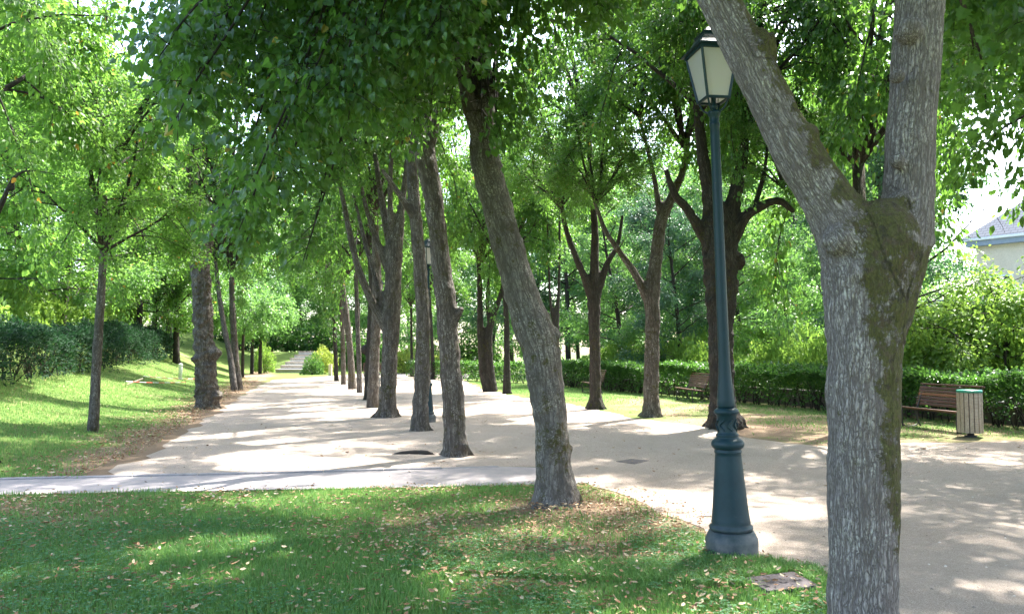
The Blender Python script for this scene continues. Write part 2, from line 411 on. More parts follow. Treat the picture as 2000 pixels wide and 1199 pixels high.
def leaf_arrays(Pp, N, T, size, tpl, r=None):
    n = len(Pp); Vt, Ft = tpl; k = len(Vt)
    T = norm(T); N = norm(N - T * np.sum(N * T, 1, keepdims=True)); B = np.cross(N, T)
    sz = np.broadcast_to(np.asarray(size, float), (n,))
    V = Pp[:, None, :] + sz[:, None, None] * (Vt[None, :, 0:1] * T[:, None, :] + Vt[None, :, 1:2] * B[:, None, :] + Vt[None, :, 2:3] * N[:, None, :])
    F = Ft[None] + (np.arange(n) * k)[:, None, None]
    if r is None: r = rng.random(n)
    return V.reshape(-1, 3), F.reshape(-1, 3), np.repeat(r, k)

def spray(A, B, nper, size, spread=.14, tpl=simple, flat=.55, up=.9, droop=.45, wild=.55):
    """leaves along the twigs A->B"""
    m = len(A); idx = np.repeat(np.arange(m), nper); n = len(idx)
    t = rng.random(n) ** .8
    p = A[idx] + (B[idx] - A[idx]) * t[:, None]
    g = rng.normal(size=(n, 3)) * spread; g[:, 2] *= flat
    p = p + g
    d = norm(B - A)[idx]
    T = norm(d * .6 + norm(g + 1e-6) * .7 + np.array([0, 0, -droop]) + rng.normal(size=(n, 3)) * .25)
    N = np.array([0, 0, up]) + rng.normal(size=(n, 3)) * wild + d * .15
    return leaf_arrays(p, N, T, size * rng.uniform(.4, 1.3, n), tpl)

def cat(parts):
    V = []; F = []; R = []; o = 0
    for v, f, r in parts:
        V.append(v); F.append(f + o); R.append(r); o += len(v)
    return np.concatenate(V), np.concatenate(F), np.concatenate(R)

def leaf_mesh(name, parts):
    V, F, R = cat(parts); return mesh_tris(name, V, F, {'rnd': R})

def branch_mesh(name, polylines, sides=(6, 4, 3)):
    V = []; F = []; A = []; o = 0
    for pts, r0, r1, lvl in polylines:
        v, f, a = tube(pts, np.linspace(r0, r1, len(pts)), sides[lvl])
        V.append(v); A.append(a); F += [tuple(i + o for i in q) for q in f]; o += len(v)
    V = np.concatenate(V); A = np.concatenate(A)
    me = bpy.data.meshes.new(name); me.from_pydata(V.tolist(), [], F); 
    at = me.attributes.new('bark', 'FLOAT_VECTOR', 'POINT'); at.data.foreach_set("vector", np.ascontiguousarray(A, dtype=np.float32).ravel())
    me.polygons.foreach_set("use_smooth", np.ones(len(me.polygons), bool)); me.update()
    return me

def poly(start, d, L, n, r, bend=(0, 0, 0), jit=.12):
    pts = [np.array(start, float)]; d = norm(np.array(d, float)); step = L / n
    for i in range(n):
        d = norm(d + np.array(bend) / n + r.normal(size=3) * jit); pts.append(pts[-1] + d * step)
    return np.array(pts)

def crown_proto(kind, seed, mat):
    """limbs and leaves growing from the head of a trunk (origin)"""
    r = np.random.default_rng(seed); lines = []; A = []; B = []
    if kind == 'avenue':
        prim = []
        for i in range(8):
            az = i * 2.4 + r.uniform(-.3, .3); el = math.radians(r.uniform(58, 82) if i % 2 else r.uniform(30, 50))
            L = r.uniform(4.8, 6.6) if i % 2 else r.uniform(3.0, 4.4)
            d = (math.cos(az) * math.cos(el), math.sin(az) * math.cos(el), math.sin(el))
            prim.append((poly((0, 0, -.2), d, L, 8, r, (0, 0, .5 if i % 2 else -.1), .09), .085 if i % 2 else .06))
        nsec, sl, nter, tl, npr, size, tpl, spr = 6, (1.2, 2.4), 5, (.5, 1.0), 84, .10, simple, .13
    elif kind == 'tall':
        lead = poly((0, 0, 0), (0, 0, 1), 13, 12, r, (0, 0, .3), .04); lines.append((lead, .20, .03, 0)); prim = []
        for i in range(22):
            t = i / 21; z = 2.2 + 10 * t; c = lead[min(12, int(z / 13 * 12))].copy(); c[2] = z
            az = i * 2.4 + r.uniform(-.3, .3); el = math.radians(10 + 45 * t + r.uniform(-8, 8))
            L = (1.6 + 3.0 * math.sin(math.pi * min(1, .18 + .8 * t))) * r.uniform(.8, 1.15)
            prim.append((poly(c, (math.cos(az) * math.cos(el), math.sin(az) * math.cos(el), math.sin(el)), L, 6, r, (0, 0, -.1), .1), .05))
        nsec, sl, nter, tl, npr, size, tpl, spr = 5, (.8, 1.7), 4, (.5, .9), 52, .15, quad, .21
    elif kind == 'young':
        prim = []
        for i in range(9):
            az = i * 2.4 + r.uniform(-.3, .3); el = math.radians(r.uniform(5, 75)); L = r.uniform(1.6, 2.6)
            prim.append((poly((0, 0, r.uniform(-.4, .7)), (math.cos(az) * math.cos(el), math.sin(az) * math.cos(el), math.sin(el)), L, 6, r, (0, 0, .1), .1), .03))
        nsec, sl, nter, tl, npr, size, tpl, spr = 4, (.6, 1.2), 4, (.3, .7), 75, .10, simple, .15
    for pl, rad in prim:
        lines.append((pl, rad, rad * .25, 0)); n = len(pl) - 1
        for k in range(nsec):
            t = .28 + .72 * (k + r.random() * .6) / nsec; i = min(n - 1, int(t * n)); q = pl[i] + (pl[i + 1] - pl[i]) * (t * n - i)
            q = q if t < 1 else pl[-1]
            out = np.array([q[0], q[1], 0]); out = norm(out + r.normal(size=3) * .6)
            d = norm(out * .9 + r.normal(size=3) * .55 + np.array([0, 0, r.uniform(-.25, .5)])); L = r.uniform(*sl) * (1.15 - .5 * t)
            s = poly(q, d, L, 5, r, (0, 0, -.45), .12); lines.append((s, rad * .35, .008, 1))
            for m in range(nter):
                tt = .2 + .8 * (m + .5) / nter; j = min(4, int(tt * 5)); w = s[j] + (s[j + 1] - s[j]) * (tt * 5 - j)
                dd = norm((s[-1] - s[0]) * .3 + r.normal(size=3) * .8 + np.array([0, 0, -.2])); LL = r.uniform(*tl)
                e = w + dd * LL; e[2] -= LL * .25
                if kind != 'tall': lines.append((np.array([w, (w + e) / 2 + (0, 0, .04), e]), .008, .003, 2))
                A.append(w); B.append(e)
            A.append(s[-2]); B.append(s[-1] + (s[-1] - s[-2]))
        A.append(pl[-2]); B.append(pl[-1] + norm(pl[-1] - pl[-2]) * .6)
    A = np.array(A); B = np.array(B)
    leaves = leaf_mesh('crown', [spray(A, B, npr, size, spr, tpl)]); leaves.materials.append(mat)
    return branch_mesh('limbs', lines), leaves

def with_mat(me, mat):
    m2 = me.copy(); m2.materials.clear(); m2.materials.append(mat); return m2

AV = [crown_proto('avenue', 11 + i, M['leaf']) for i in range(3)]
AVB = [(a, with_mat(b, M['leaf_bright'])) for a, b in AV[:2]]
TALL = [crown_proto('tall', 31 + i, M['leaf_bg']) for i in range(3)]
YOUNG = [crown_proto('young', 51 + i, M['leaf_bg']) for i in range(2)]
for a, b in AV: a.materials.append(M['bark_dark'])
for a, b in TALL + YOUNG: a.materials.append(M['bark_dark'])
TALLBLUE = [(a, with_mat(b, M['leaf_blue'])) for a, b in TALL]
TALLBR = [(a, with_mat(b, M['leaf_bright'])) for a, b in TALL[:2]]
YOUNGBR = [(a, with_mat(b, M['leaf_bush'])) for a, b in YOUNG]

def add_crown(root, base, head, proto, scale=1.0, rz=None, sz=None):
    l, c = proto; rz = rng.uniform(0, 6.28) if rz is None else rz
    for nm, me in (('limbs', l), ('crown', c)):
        o = link(nm, me, None, root); o.location = tuple(np.array(head) - np.array(base)); o.rotation_euler = (0, 0, rz)
        o.scale = (scale, scale, scale if sz is None else sz)

# ------------------------------------------------------------------ trunks
def make_trunk(limbs, base, voxel, roots=5, flare=1.0, burls=(), furrows=0.0, moss_fn=None, seed=0, lump=.07):
    """limbs: list of (pts Nx3, radii N) in world; merged into one skin; local to base"""
    r = np.random.default_rng(seed); V = []; F = []; o = 0; S = []; ST = []; SU = []; SL = []; SR = []; off = 0
    def put(v, f):
        nonlocal o
        V.append(v); F.extend([tuple(i + o for i in q) for q in f]); o += len(v)
    for pts, rad in limbs:
        pts = np.array(pts) - base; pr = catmull(np.hstack([pts, np.array(rad)[:, None]]), 5)
        p, ra = pr[:, :3], np.maximum(pr[:, 3], .004)
        v, f, _ = tube(p, ra, 16 if ra.max() > .06 else 10); put(v, f)
        T = norm(np.gradient(p, axis=0)); u = norm(np.array([1., 0, 0]) - T[0] * T[0][0]); L = off
        for i in range(len(p)):
            u = norm(u - T[i] * np.dot(u, T[i]))
            if i: L += np.linalg.norm(p[i] - p[i - 1])
            S.append(p[i]); ST.append(T[i]); SU.append(u); SL.append(L); SR.append(ra[i])
        off += 7.3
    r0 = limbs[0][1][0] * .82
    for k in range(roots):
        a = k * 6.283 / roots + r.uniform(-.35, .35); q = r.uniform(.55, .95) * flare
        d = np.array([math.cos(a), math.sin(a), 0])
        p = np.array([d * r0 * .15 + (0, 0, r0 * 2.4), d * r0 * .52 + (0, 0, r0 * 1.1), d * r0 * (.6 + .55 * q) + (0, 0, r0 * .30), d * r0 * (.6 + 1.15 * q) + (0, 0, -.03)])
        v, f, _ = tube(catmull(p, 3), np.linspace(r0 * .40, r0 * .15, 10), 8); put(v, f)
    for (b, br) in burls:
        ph = np.linspace(0, np.pi, 8); pp = np.array([[0, 0, -math.cos(a) * br] for a in ph]) + np.array(b) - base
        v, f, _ = tube(pp, np.maximum(np.sin(ph) * br, .004), 12); put(v, f)
    V = np.concatenate(V)
    me = bpy.data.meshes.new('tmp'); me.from_pydata(V.tolist(), [], F); me.update()
    ob = bpy.data.objects.new('tmp', me); COL.objects.link(ob)
    md = ob.modifiers.new('r', 'REMESH'); md.mode = 'VOXEL'; md.voxel_size = voxel; md.adaptivity = 0
    sm = ob.modifiers.new('s', 'SMOOTH'); sm.iterations = 3; sm.factor = .6
    dg = bpy.context.evaluated_depsgraph_get(); res = bpy.data.meshes.new_from_object(ob.evaluated_get(dg))
    bpy.data.objects.remove(ob); bpy.data.meshes.remove(me)
    n = len(res.vertices); co = np.empty(n * 3, np.float32); res.vertices.foreach_get('co', co); co = co.reshape(-1, 3).astype(float)
    nr = np.empty(n * 3, np.float32); res.vertex_normals.foreach_get('vector', nr); nr = nr.reshape(-1, 3)
    S = np.array(S); ST = np.array(ST); SU = np.array(SU); SL = np.array(SL); SR = np.array(SR)
    near = np.empty(n, int)
    for a in range(0, n, 20000):
        d2 = ((co[a:a + 20000, None, :] - S[None]) ** 2).sum(2); near[a:a + 20000] = np.argmin(np.sqrt(d2) - SR[None] * .6, 1)
    dv = co - S[near]; T = ST[near]; U = SU[near]; W = np.cross(T, U)
    along = (dv * T).sum(1); bark = np.stack([(dv * U).sum(1), (dv * W).sum(1), SL[near] + along], 1)
    rad = SR[near]
    amp = lump * rad
    disp = amp * (vn(co, 5, seed) + .6 * vn(co, 11, seed + 1)) + .35 * amp * vn(co, 24, seed + 2)
    q = bark.copy(); ang = norm(q[:, :2]) * np.clip(rad, .03, None)[:, None]; q[:, :2] = ang
    if furrows:
        q[:, 2] *= .2; q[:, :2] += .012 * np.stack([vn(bark, 9, 5), vn(bark, 9, 6)], 1)
        rid = np.abs(vn(q, 34, seed + 3)); rid = np.minimum(rid * 3.0, 1)
        disp += furrows * (rid - .6) + furrows * .5 * vn(q, 70, seed + 4)
    co2 = co + nr * (disp - voxel * .45 - .04 * rad)[:, None]
    if moss_fn is None: moss = np.clip(.12 + .25 * vn(co, 1.7, seed + 9), 0, 1)
    else: moss = moss_fn(co2 + base, nr)
    res.vertices.foreach_set('co', co2.astype(np.float32).ravel())
    at = res.attributes.new('bark', 'FLOAT_VECTOR', 'POINT'); at.data.foreach_set('vector', bark.astype(np.float32).ravel())
    at = res.attributes.new('moss', 'FLOAT', 'POINT'); at.data.foreach_set('value', moss.astype(np.float32))
    res.polygons.foreach_set('use_smooth', np.ones(len(res.polygons), bool)); res.materials.clear(); res.update(); res.name = 'trunk'
    return res

def limb(Y, pts, dy=0.0):
    n = len(pts); out = []; rad = []
    for i, (x, y, w) in enumerate(pts):
        YY = Y + dy * i / max(1, n - 1); out.append(P(x, y, YY)); rad.append(w / 2 * YY / FPX)
    return np.array(out), np.array(rad)

def tree(name, label, group, mat, basepx, limbs, heads, voxel, roots=5, burls=(), Y=None, **kw):
    g = G(*basepx)
    if Y is not None: g = np.array([P(basepx[0], basepx[1], Y)[0], Y, 0]); g[2] = float(H(g[0], g[1]))
    Y = g[1]; L = []
    for i, lb in enumerate(limbs):
        dy = 0
        if isinstance(lb, tuple): lb, dy = lb
        L.append(limb(Y, lb, dy))
    wf = .93 if name == 'leaning_tree' else (.84 if 'dark tree behind' not in label else .9)
    wf = 1.0 if 'orange scar' in label else wf
    L = [(p_, r_ * wf) for p_, r_ in L]
    L[0][0][0] = g - (0, 0, .05)
    me = make_trunk(L, g, voxel, roots, burls=[(P(x, y, Y + d), w / 2 * Y / FPX) for x, y, w, d in burls], **kw)
    root = empty(name, g, label, 'tree', group); link('trunk', me, mat, root)
    for (hx, hy, proto, s) in heads: add_crown(root, g, P(hx, hy, Y if hx != 1380 else Y + 2.2), proto, s, None, s * (1.3 if s > .75 else 1))
    return root, g, L

ROW = 'old trees lining the gravel path'
# ---- the near forked tree at the right
def fork_moss(w, n):
    # moss on the right-hand half of the bole, on the fork and along the upper side of the left limb
    x, z = w[:, 0], w[:, 2]; m = np.zeros(len(w))
    cx = P(1690, 800, 4.0)[0]
    bole = (z < 2.15); edge = cx - .005 + np.clip(1.05 - z, 0, 1) * .22 - .07 * sstep((z - 1.55) / .2)
    m = np.where(bole, np.clip((x - edge) * 7 + .42, -.2, .72), m)
    fork = np.exp(-(((x - P(1700, 460, 4)[0]) / .20) ** 2 + ((z - P(1700, 450, 4)[2]) / .20) ** 2)); m = np.maximum(m, fork * .95)
    # left limb axis
    a = P(1640, 470, 4)[[0, 2]]; b = P(1430, 60, 4)[[0, 2]]; d = (b - a) / np.linalg.norm(b - a); nn = np.array([-d[1], d[0]]) * -1
    if nn[0] < 0: nn = -nn
    s = (w[:, [0, 2]] - a) @ d; q = (w[:, [0, 2]] - a) @ nn
    m = np.where((s > 0) & (x < P(1720, 400, 4)[0]) & (z > 2.1), np.maximum(m, np.clip(.22 + q * 6.0, 0, .8)), m)
    return m
fb = np.array([P(1685, 700, 4.0)[0], 4.0, 0.0])
FL = [limb(4.0, [(1684, 1290, 175), (1684, 1199, 138), (1686, 1050, 133), (1686, 900, 138), (1688, 700, 146), (1692, 600, 164), (1690, 530, 172), (1665, 470, 150), (1615, 390, 108), (1572, 320, 100), (1528, 245, 92), (1485, 160, 88), (1445, 80, 86), (1405, 0, 84), (1360, -90, 78), (1300, -220, 66), (1260, -480, 50), (1290, -720, 40)]),
      limb(4.0, [(1705, 640, 130), (1735, 530, 138), (1763, 455, 118), (1773, 390, 104), (1776, 300, 97), (1783, 200, 96), (1790, 100, 98), (1797, 0, 98), (1805, -120, 84), (1815, -240, 66), (1825, -480, 54), (1815, -730, 40)], .15),
      limb(4.0, [(1470, 150, 52), (1476, 110, 56), (1480, 78, 50), (1481, 68, 46)], -.10),
      limb(4.0, [(1500, 140, 36), (1503, 105, 36), (1503, 75, 30), (1503, 66, 26)], -.05),
      limb(4.0, [(1700, 580, 155), (1710, 500, 178), (1708, 440, 158), (1706, 405, 110), (1704, 390, 60)])]
FL[0][0][0][2] = -.03
fm = make_trunk(FL, fb, .0085, 4, flare=.7, burls=[(P(1752, 315, 3.93), .055), (P(1760, 395, 3.95), .07), (P(1775, 60, 3.98), .08), (P(1800, 470, 4.0), .075), (P(1575, 265, 3.95), .075), (P(1640, 470, 3.9), .10), (P(1752, 150, 3.93), .05)], furrows=.0034, moss_fn=fork_moss, seed=3, lump=.045)
fork = empty('forked_tree', fb, 'big forked foreground tree with furrowed grey bark and brown moss, splitting in two', 'tree', ROW)
link('trunk', fm, M['bark_fork'], fork)
add_crown(fork, fb, P(1300, -230, 4.0) + (0, 0, 1.7), AV[0], .85, 1.0)
add_crown(fork, fb, P(1815, -240, 4.15) + (0, 0, 1.7), AV[1], .85, 2.0)

# ---- the leaning tree
T1, t1b, T1L = tree('leaning_tree', 'thick leaning tree on the lawn corner beside the paved path, trunk bending left', ROW, M['bark_lean'], (1086, 985),
    [[(1086, 985, 118), (1084, 945, 92), (1080, 870, 78), (1072, 790, 79), (1058, 700, 87), (1040, 635, 87), (1014, 560, 76), (990, 470, 72), (967, 390, 72), (946, 300, 68), (944, 200, 52), (940, 100, 46), (932, 0, 42), (922, -150, 38), (905, -320, 30)],
     ([(945, 280, 48), (915, 200, 36), (900, 100, 30), (880, -60, 24), (850, -250, 18)], -.6),
     ([(938, 60, 30), (1000, -60, 24), (1180, -180, 20), (1380, -260, 16)], 2.2)],  # last limb is added above the view, its crown shades the lawn
    [(905, -320, AV[2], 1.0), (850, -200, AV[0], .8), (1380, -260, AV[1], .95)], .016, 6, burls=[(962, 165, 40, 0), (1114, 875, 18, 0), (1080, 655, 40, 0)], furrows=.002, seed=5, flare=.75)
# ---- centre row
def lm(*a): return list(a)
tree('linden_tree', 'mossy tree with spreading root foot left of the leaning tree, forking high up', ROW, M['bark'], (890, 890),
    [[(890, 893, 72), (888, 860, 58), (886, 790, 58), (878, 700, 53), (872, 600, 55), (862, 520, 50), (852, 430, 48), (840, 350, 52), (830, 300, 56), (826, 275, 48), (808, 180, 24), (800, 40, 20), (795, -60, 16)],
     ([(832, 310, 36), (833, 200, 26), (838, 80, 22), (842, -60, 18)], .3), ([(835, 310, 30), (856, 210, 22), (872, 90, 18), (880, -60, 14)], -.3), ([(875, 640, 34), (896, 612, 22), (902, 600, 14)], -.15)],
    [(830, -20, AV[1], .95)], .022, 6, furrows=.003, seed=7, burls=[(905, 870, 26, -.1)])
tree('linden_tree', 'slim dark tree with an orange scar near its foot, lamp post base right behind it', ROW, M['bark'], (820, 841),
    [[(820, 842, 46), (821, 805, 36), (825, 720, 34), (826, 620, 31), (820, 520, 30), (812, 430, 28), (806, 350, 26), (800, 240, 22), (790, 130, 18)],
     ([(812, 430, 20), (780, 380, 15), (745, 330, 11)], -.4)],
    [(795, 150, AV[2], .9)], .028, 5, furrows=.003, seed=8)
tree('linden_tree', 'broad grey tree with a low side limb on its left and a fan of stems', ROW, M['bark'], (757, 815),
    [[(757, 818, 62), (757, 790, 44), (761, 700, 42), (765, 620, 45), (768, 540, 44), (771, 480, 44), (785, 400, 20), (797, 300, 16), (803, 200, 13)],
     ([(754, 640, 30), (727, 590, 23), (702, 530, 20), (686, 470, 18), (676, 420, 16), (660, 340, 12)], -.3),
     ([(768, 500, 30), (747, 400, 19), (732, 300, 14)], .3), ([(763, 540, 24), (722, 430, 15), (702, 350, 12)], -.2), ([(768, 520, 26), (762, 400, 17), (765, 280, 13)], -.3), ([(755, 640, 20), (738, 560, 16), (715, 480, 14), (690, 380, 11)], .3)],
    [(790, 260, AV[0], .9), (670, 330, AV[1], .6)], .03, 6, furrows=.003, seed=9)
tree('linden_tree', 'trunk half hidden behind the broad grey tree with the fan of stems', ROW, M['bark'], (728, 796),
    [[(728, 798, 34), (731, 700, 28), (736, 600, 27), (735, 500, 24), (730, 400, 18)]], [(730, 400, AV[2], .9)], .035, 4, seed=10)
tree('linden_tree', 'mossy brown tree, bulging half way up, standing next to the pale thin trunk', ROW, M['bark_dark'], (722, 781),
    [[(722, 783, 34), (722, 745, 27), (727, 640, 28), (729, 560, 24), (722, 470, 20)]], [(722, 470, AV[0], .95)], .035, 5, burls=[(714, 683, 22, 0)], seed=11)
tree('linden_tree', 'thin pale grey straight trunk in the central row', ROW, M['bark_pale'], (702, 767),
    [[(702, 769, 17), (701, 700, 14), (697, 600, 13), (694, 500, 11)]], [(694, 500, AV[1], .9)], .035, 4, seed=12)
tree('linden_tree', 'reddish brown trunk left of the pale thin trunk in the central row', ROW, M['bark'], (688, 760),
    [[(688, 762, 22), (685, 700, 18), (677, 620, 17), (668, 550, 15), (660, 470, 12)]], [(660, 480, AV[2], .95)], .04, 4, seed=13)
tree('linden_tree', 'second farthest trunk of the central row, slim and grey', ROW, M['bark'], (671, 751),
    [[(671, 753, 15), (669, 650, 13), (664, 560, 11)]], [(664, 540, AV[0], 1.0)], .05, 4, seed=14)
tree('linden_tree', 'farthest dark trunk at the left end of the central row', ROW, M['bark_dark'], (657, 744),
    [[(657, 746, 14), (655, 680, 12), (650, 580, 11)]], [(650, 560, AV[1], 1.05)], .06, 4, seed=15)
tree('linden_tree', 'dark thin far trunk seen between the slim dark tree and the broad grey one', ROW, M['bark_dark'], (805, 736),
    [[(805, 737, 14), (804, 690, 9), (803, 600, 8)]], [(803, 590, AV[2], 1.0)], .06, 4, seed=16)
tree('linden_tree', 'thin dark far trunk seen just left of the mossy spreading-root tree', ROW, M['bark_dark'], (846, 741),
    [[(846, 742, 15), (843, 650, 10), (838, 560, 9)]], [(838, 560, AV[0], 1.0)], .06, 4, seed=17)
# ---- right row
tree('linden_tree', 'dark split double-stemmed tree on the grass edge left of the leaning tree', ROW, M['bark_dark'], (953, 765),
    [[(946, 768, 26), (942, 720, 19), (938, 640, 18), (937, 560, 15), (933, 480, 12)],
     [(964, 766, 26), (958, 720, 20), (955, 650, 20), (968, 605, 16), (978, 575, 13), (990, 520, 11), (995, 450, 9)], ([(958, 640, 14), (952, 590, 12), (956, 520, 9)], .3)],
    [(940, 500, AV[1], .95), (992, 470, AV[2], .7)], .04, 5, seed=18)
tree('linden_tree', 'straight slim tree on the grass directly left of the leaning trunk', ROW, M['bark_dark'], (990, 769),
    [[(990, 771, 24), (990, 700, 18), (989, 620, 16), (983, 540, 14)]], [(983, 500, AV[0], .85)], .04, 4, seed=19)
tree('linden_tree', 'tree behind the leaning trunk with two thin upright stems showing on its right', ROW, M['bark_dark'], (1085, 772),
    [[(1085, 774, 26), (1086, 700, 20), (1086, 640, 18), (1091, 570, 10), (1093, 480, 9), (1092, 400, 8)], ([(1086, 650, 12), (1075, 590, 9), (1071, 480, 8), (1068, 400, 7)], .2)],
    [(1080, 400, AV[2], .8)], .04, 4, seed=20)
tree('linden_tree', 'slender tree right of the leaning trunk forking into a V before a bench', ROW, M['bark_dark'], (1163, 799),
    [[(1163, 801, 50), (1163, 772, 33), (1162, 700, 29), (1161, 640, 30), (1160, 585, 34), (1160, 540, 26), (1162, 460, 21), (1157, 380, 18), (1150, 260, 15), (1148, 160, 11)],
     ([(1155, 580, 26), (1143, 545, 21), (1124, 500, 18), (1106, 450, 15), (1095, 390, 13)], -.3), ([(1166, 575, 24), (1186, 515, 17), (1206, 478, 13), (1216, 420, 10)], .3)],
    [(1152, 250, AV[0], .85), (1095, 400, AV[1], .55)], .03, 5, furrows=.003, seed=21)
tree('linden_tree', 'straight tree left of the lamp post with one curved left limb', ROW, M['bark'], (1272, 814),
    [[(1272, 817, 56), (1272, 785, 43), (1273, 700, 38), (1275, 620, 38), (1273, 575, 42), (1282, 500, 33), (1292, 430, 32), (1312, 385, 25), (1338, 320, 19), (1345, 240, 14)],
     ([(1268, 590, 28), (1240, 535, 21), (1207, 487, 17), (1182, 450, 14), (1160, 390, 11)], -.3), ([(1292, 440, 20), (1280, 360, 15), (1262, 280, 12), (1240, 200, 9)], .3)],
    [(1335, 270, AV[1], .85), (1165, 390, AV[2], .5), (1250, 220, AV[0], .6)], .03, 5, furrows=.003, seed=22)
tree('linden_tree', 'massive dark tree behind the lamp post with thick crooked side limbs', ROW, M['bark_dark'], (1416, 836),
    [[(1415, 840, 92), (1413, 800, 64), (1409, 740, 57), (1408, 650, 60), (1408, 560, 72), (1405, 500, 80), (1402, 440, 72), (1385, 370, 38), (1372, 300, 30), (1362, 200, 22)],
     ([(1385, 480, 34), (1345, 412, 24), (1318, 380, 20), (1300, 330, 14)], -.3), ([(1425, 480, 40), (1455, 425, 28), (1482, 405, 24), (1520, 392, 20), (1552, 415, 14)], -.3),
     ([(1415, 470, 44), (1438, 370, 34), (1452, 300, 26), (1458, 200, 20)], .3), ([(1470, 412, 16), (1490, 350, 14), (1500, 280, 10)], 0)],
    [(1365, 200, AV[2], .85), (1458, 190, AV[0], .8), (1530, 360, AV[1], .45)], .03, 7, burls=[(1428, 560, 40, 0), (1392, 590, 34, -.1), (1440, 510, 36, 0)], furrows=.005, seed=23, lump=.1)
# ---- left row
LROW = 'trees along the left edge of the path'
tree('young_tree', 'slim straight grey trunk on the grass left of the path', LROW, M['bark'], (181, 843),
    [[(181, 845, 30), (184, 800, 27), (188, 720, 25), (193, 640, 24), (199, 550, 21), (203, 470, 18), (205, 380, 14)]],
    [(203, 480, AVB[0], .62), (205, 330, AVB[1], .75)], .025, 4, flare=.5, seed=24)
tree('gnarled_tree', 'gnarled burly tree with swollen knobs at the left edge of the path', LROW, M['bark'], (405, 798),
    [[(406, 802, 60), (403, 770, 52), (400, 700, 52), (397, 640, 46), (394, 560, 46), (390, 500, 42), (384, 430, 30), (375, 350, 22)],
     ([(396, 520, 30), (412, 450, 22), (425, 380, 16)], .3)],
    [(378, 400, AVB[1], .8), (425, 400, AV[0], .7)], .025, 5, burls=[(420, 690, 26, -.1), (384, 700, 22, -.2), (421, 776, 26, -.1), (390, 590, 24, 0), (392, 650, 26, -.15)], seed=25, lump=.17, furrows=.006)
tree('linden_tree', 'pale trunk leaning left behind the gnarled burly tree', LROW, M['bark_pale'], (458, 764),
    [[(458, 766, 20), (450, 700, 16), (438, 640, 15), (427, 570, 13), (420, 500, 10)]], [(422, 500, AVB[0], .8)], .04, 3, seed=26)
tree('linden_tree', 'mossy upright trunk right of the pale leaning one at the left of the path', LROW, M['bark'], (466, 762),
    [[(466, 764, 26), (460, 700, 19), (455, 620, 17), (452, 540, 14)]], [(452, 520, AV[2], .85)], .04, 4, seed=27)
for px_, py_, lab in ((492, 716, 'dark thin trunk left of the stone steps, under low leaves'), (508, 718, 'dark thin trunk nearest the left side of the stone steps'), (474, 712, 'dark brown trunk in the shade beyond the pale leaning tree')):
    tree('small_tree', lab, 'small trees by the stone steps', M['bark_dark'], (px_, py_), [[(px_, py_, 11), (px_ + 1, py_ - 50, 9), (px_ + 4, py_ - 90, 7)]], [(px_ - 4, py_ - 100, YOUNG[0], 1.3)], .05, 3, Y=60.0 if px_ != 474 else 50.0, seed=px_)
for px_, py_, w, lab in ((345, 702, 20, 'thick dark trunk on the far bank behind the white post'), (305, 700, 8, 'thin dark trunk on the far bank at the end of the left hedge')):
    tree('bank_tree', lab, 'shaded trees on the far bank', M['bark_dark'], (px_, py_), [[(px_, py_, w), (px_ - 1, py_ - 50, w * .8), (px_ + 2, py_ - 110, w * .7)]], [(px_, py_ - 110, AV[1], .9)], .05, 4, Y=46.0, seed=px_)
tree('edge_tree', 'tree at the left picture edge with a dark arching bough', LROW, M['bark_dark'], (-28, 905),
    [[(-28, 908, 60), (-35, 850, 44), (-45, 700, 40), (-50, 560, 38), (-40, 480, 26), (0, 405, 17), (26, 350, 13), (60, 334, 9), (130, 348, 6), (180, 385, 4)],
     ([(-45, 540, 32), (-60, 400, 26), (-70, 250, 20)], .2), ([(26, 352, 9), (33, 420, 6), (30, 480, 4)], .1)],
    [(-70, 200, AVB[0], .8)], .022, 5, seed=28)

# ------------------------------------------------------------------ hanging boughs (part of the trees they grow from)
def in_poly(x, y, poly_):
    x = np.asarray(x); y = np.asarray(y); c = np.zeros(x.shape, bool); n = len(poly_); j = n - 1
    for i in range(n):
        xi, yi = poly_[i]; xj, yj = poly_[j]
        c ^= ((yi > y) != (yj > y)) & (x < (xj - xi) * (y - yi) / (yj - yi + 1e-12) + xi); j = i
    return c
def boughs(root, base, start, region, nb, depth, mat, seed, nper=26, size=.105, tpl=heart, spread=.13, twigs=7, drop=.5, name='crown'):
    r = np.random.default_rng(seed); xs = [p[0] for p in region]; ys = [p[1] for p in region]; A = []; B = []; lines = []; cnt = 0
    while cnt < nb:
        x, y = r.uniform(min(xs), max(xs)), r.uniform(min(ys), max(ys))
        if not in_poly(np.array([x]), np.array([y]), region)[0]: continue
        cnt += 1; Y = r.uniform(*depth); e = P(x, y, Y)
        st = start[r.integers(len(start))] + r.normal(size=3) * .1
        mid = (st + e) / 2; mid[2] = max(st[2], e[2]) + .25
        up = e + (0, 0, drop * .9) + (st - e) * .12
        pl = catmull(np.array([st, mid, up, e]), 5) - base
        lines.append((pl, .022, .004, 1))
        m = len(pl)
        for k in range(twigs):
            i = int(m - 1 - k * .9 - r.random()); i = max(i, m // 2); w = pl[i]
            d = norm(r.normal(size=3) * (.8, .8, .3) + (0, 0, -.45)) * r.uniform(.22, .5)
            A.append(w); B.append(w + d); lines.append((np.array([w, w + d * .5 + (0, 0, .02), w + d]), .005, .002, 2))
    global rng
    me = leaf_mesh(name, [spray(np.array(A), np.array(B), nper, size, spread, tpl, flat=.8, up=.75, droop=1.0, wild=.6)])
    link(name, me, mat, root); bm = branch_mesh('limbs', lines); link('limbs', bm, M['bark_dark'], root)
def local(o): return np.array(o.location)
s1 = [P(905, -250, t1b[1]), P(880, -60, t1b[1] - .5), P(932, 0, t1b[1])]
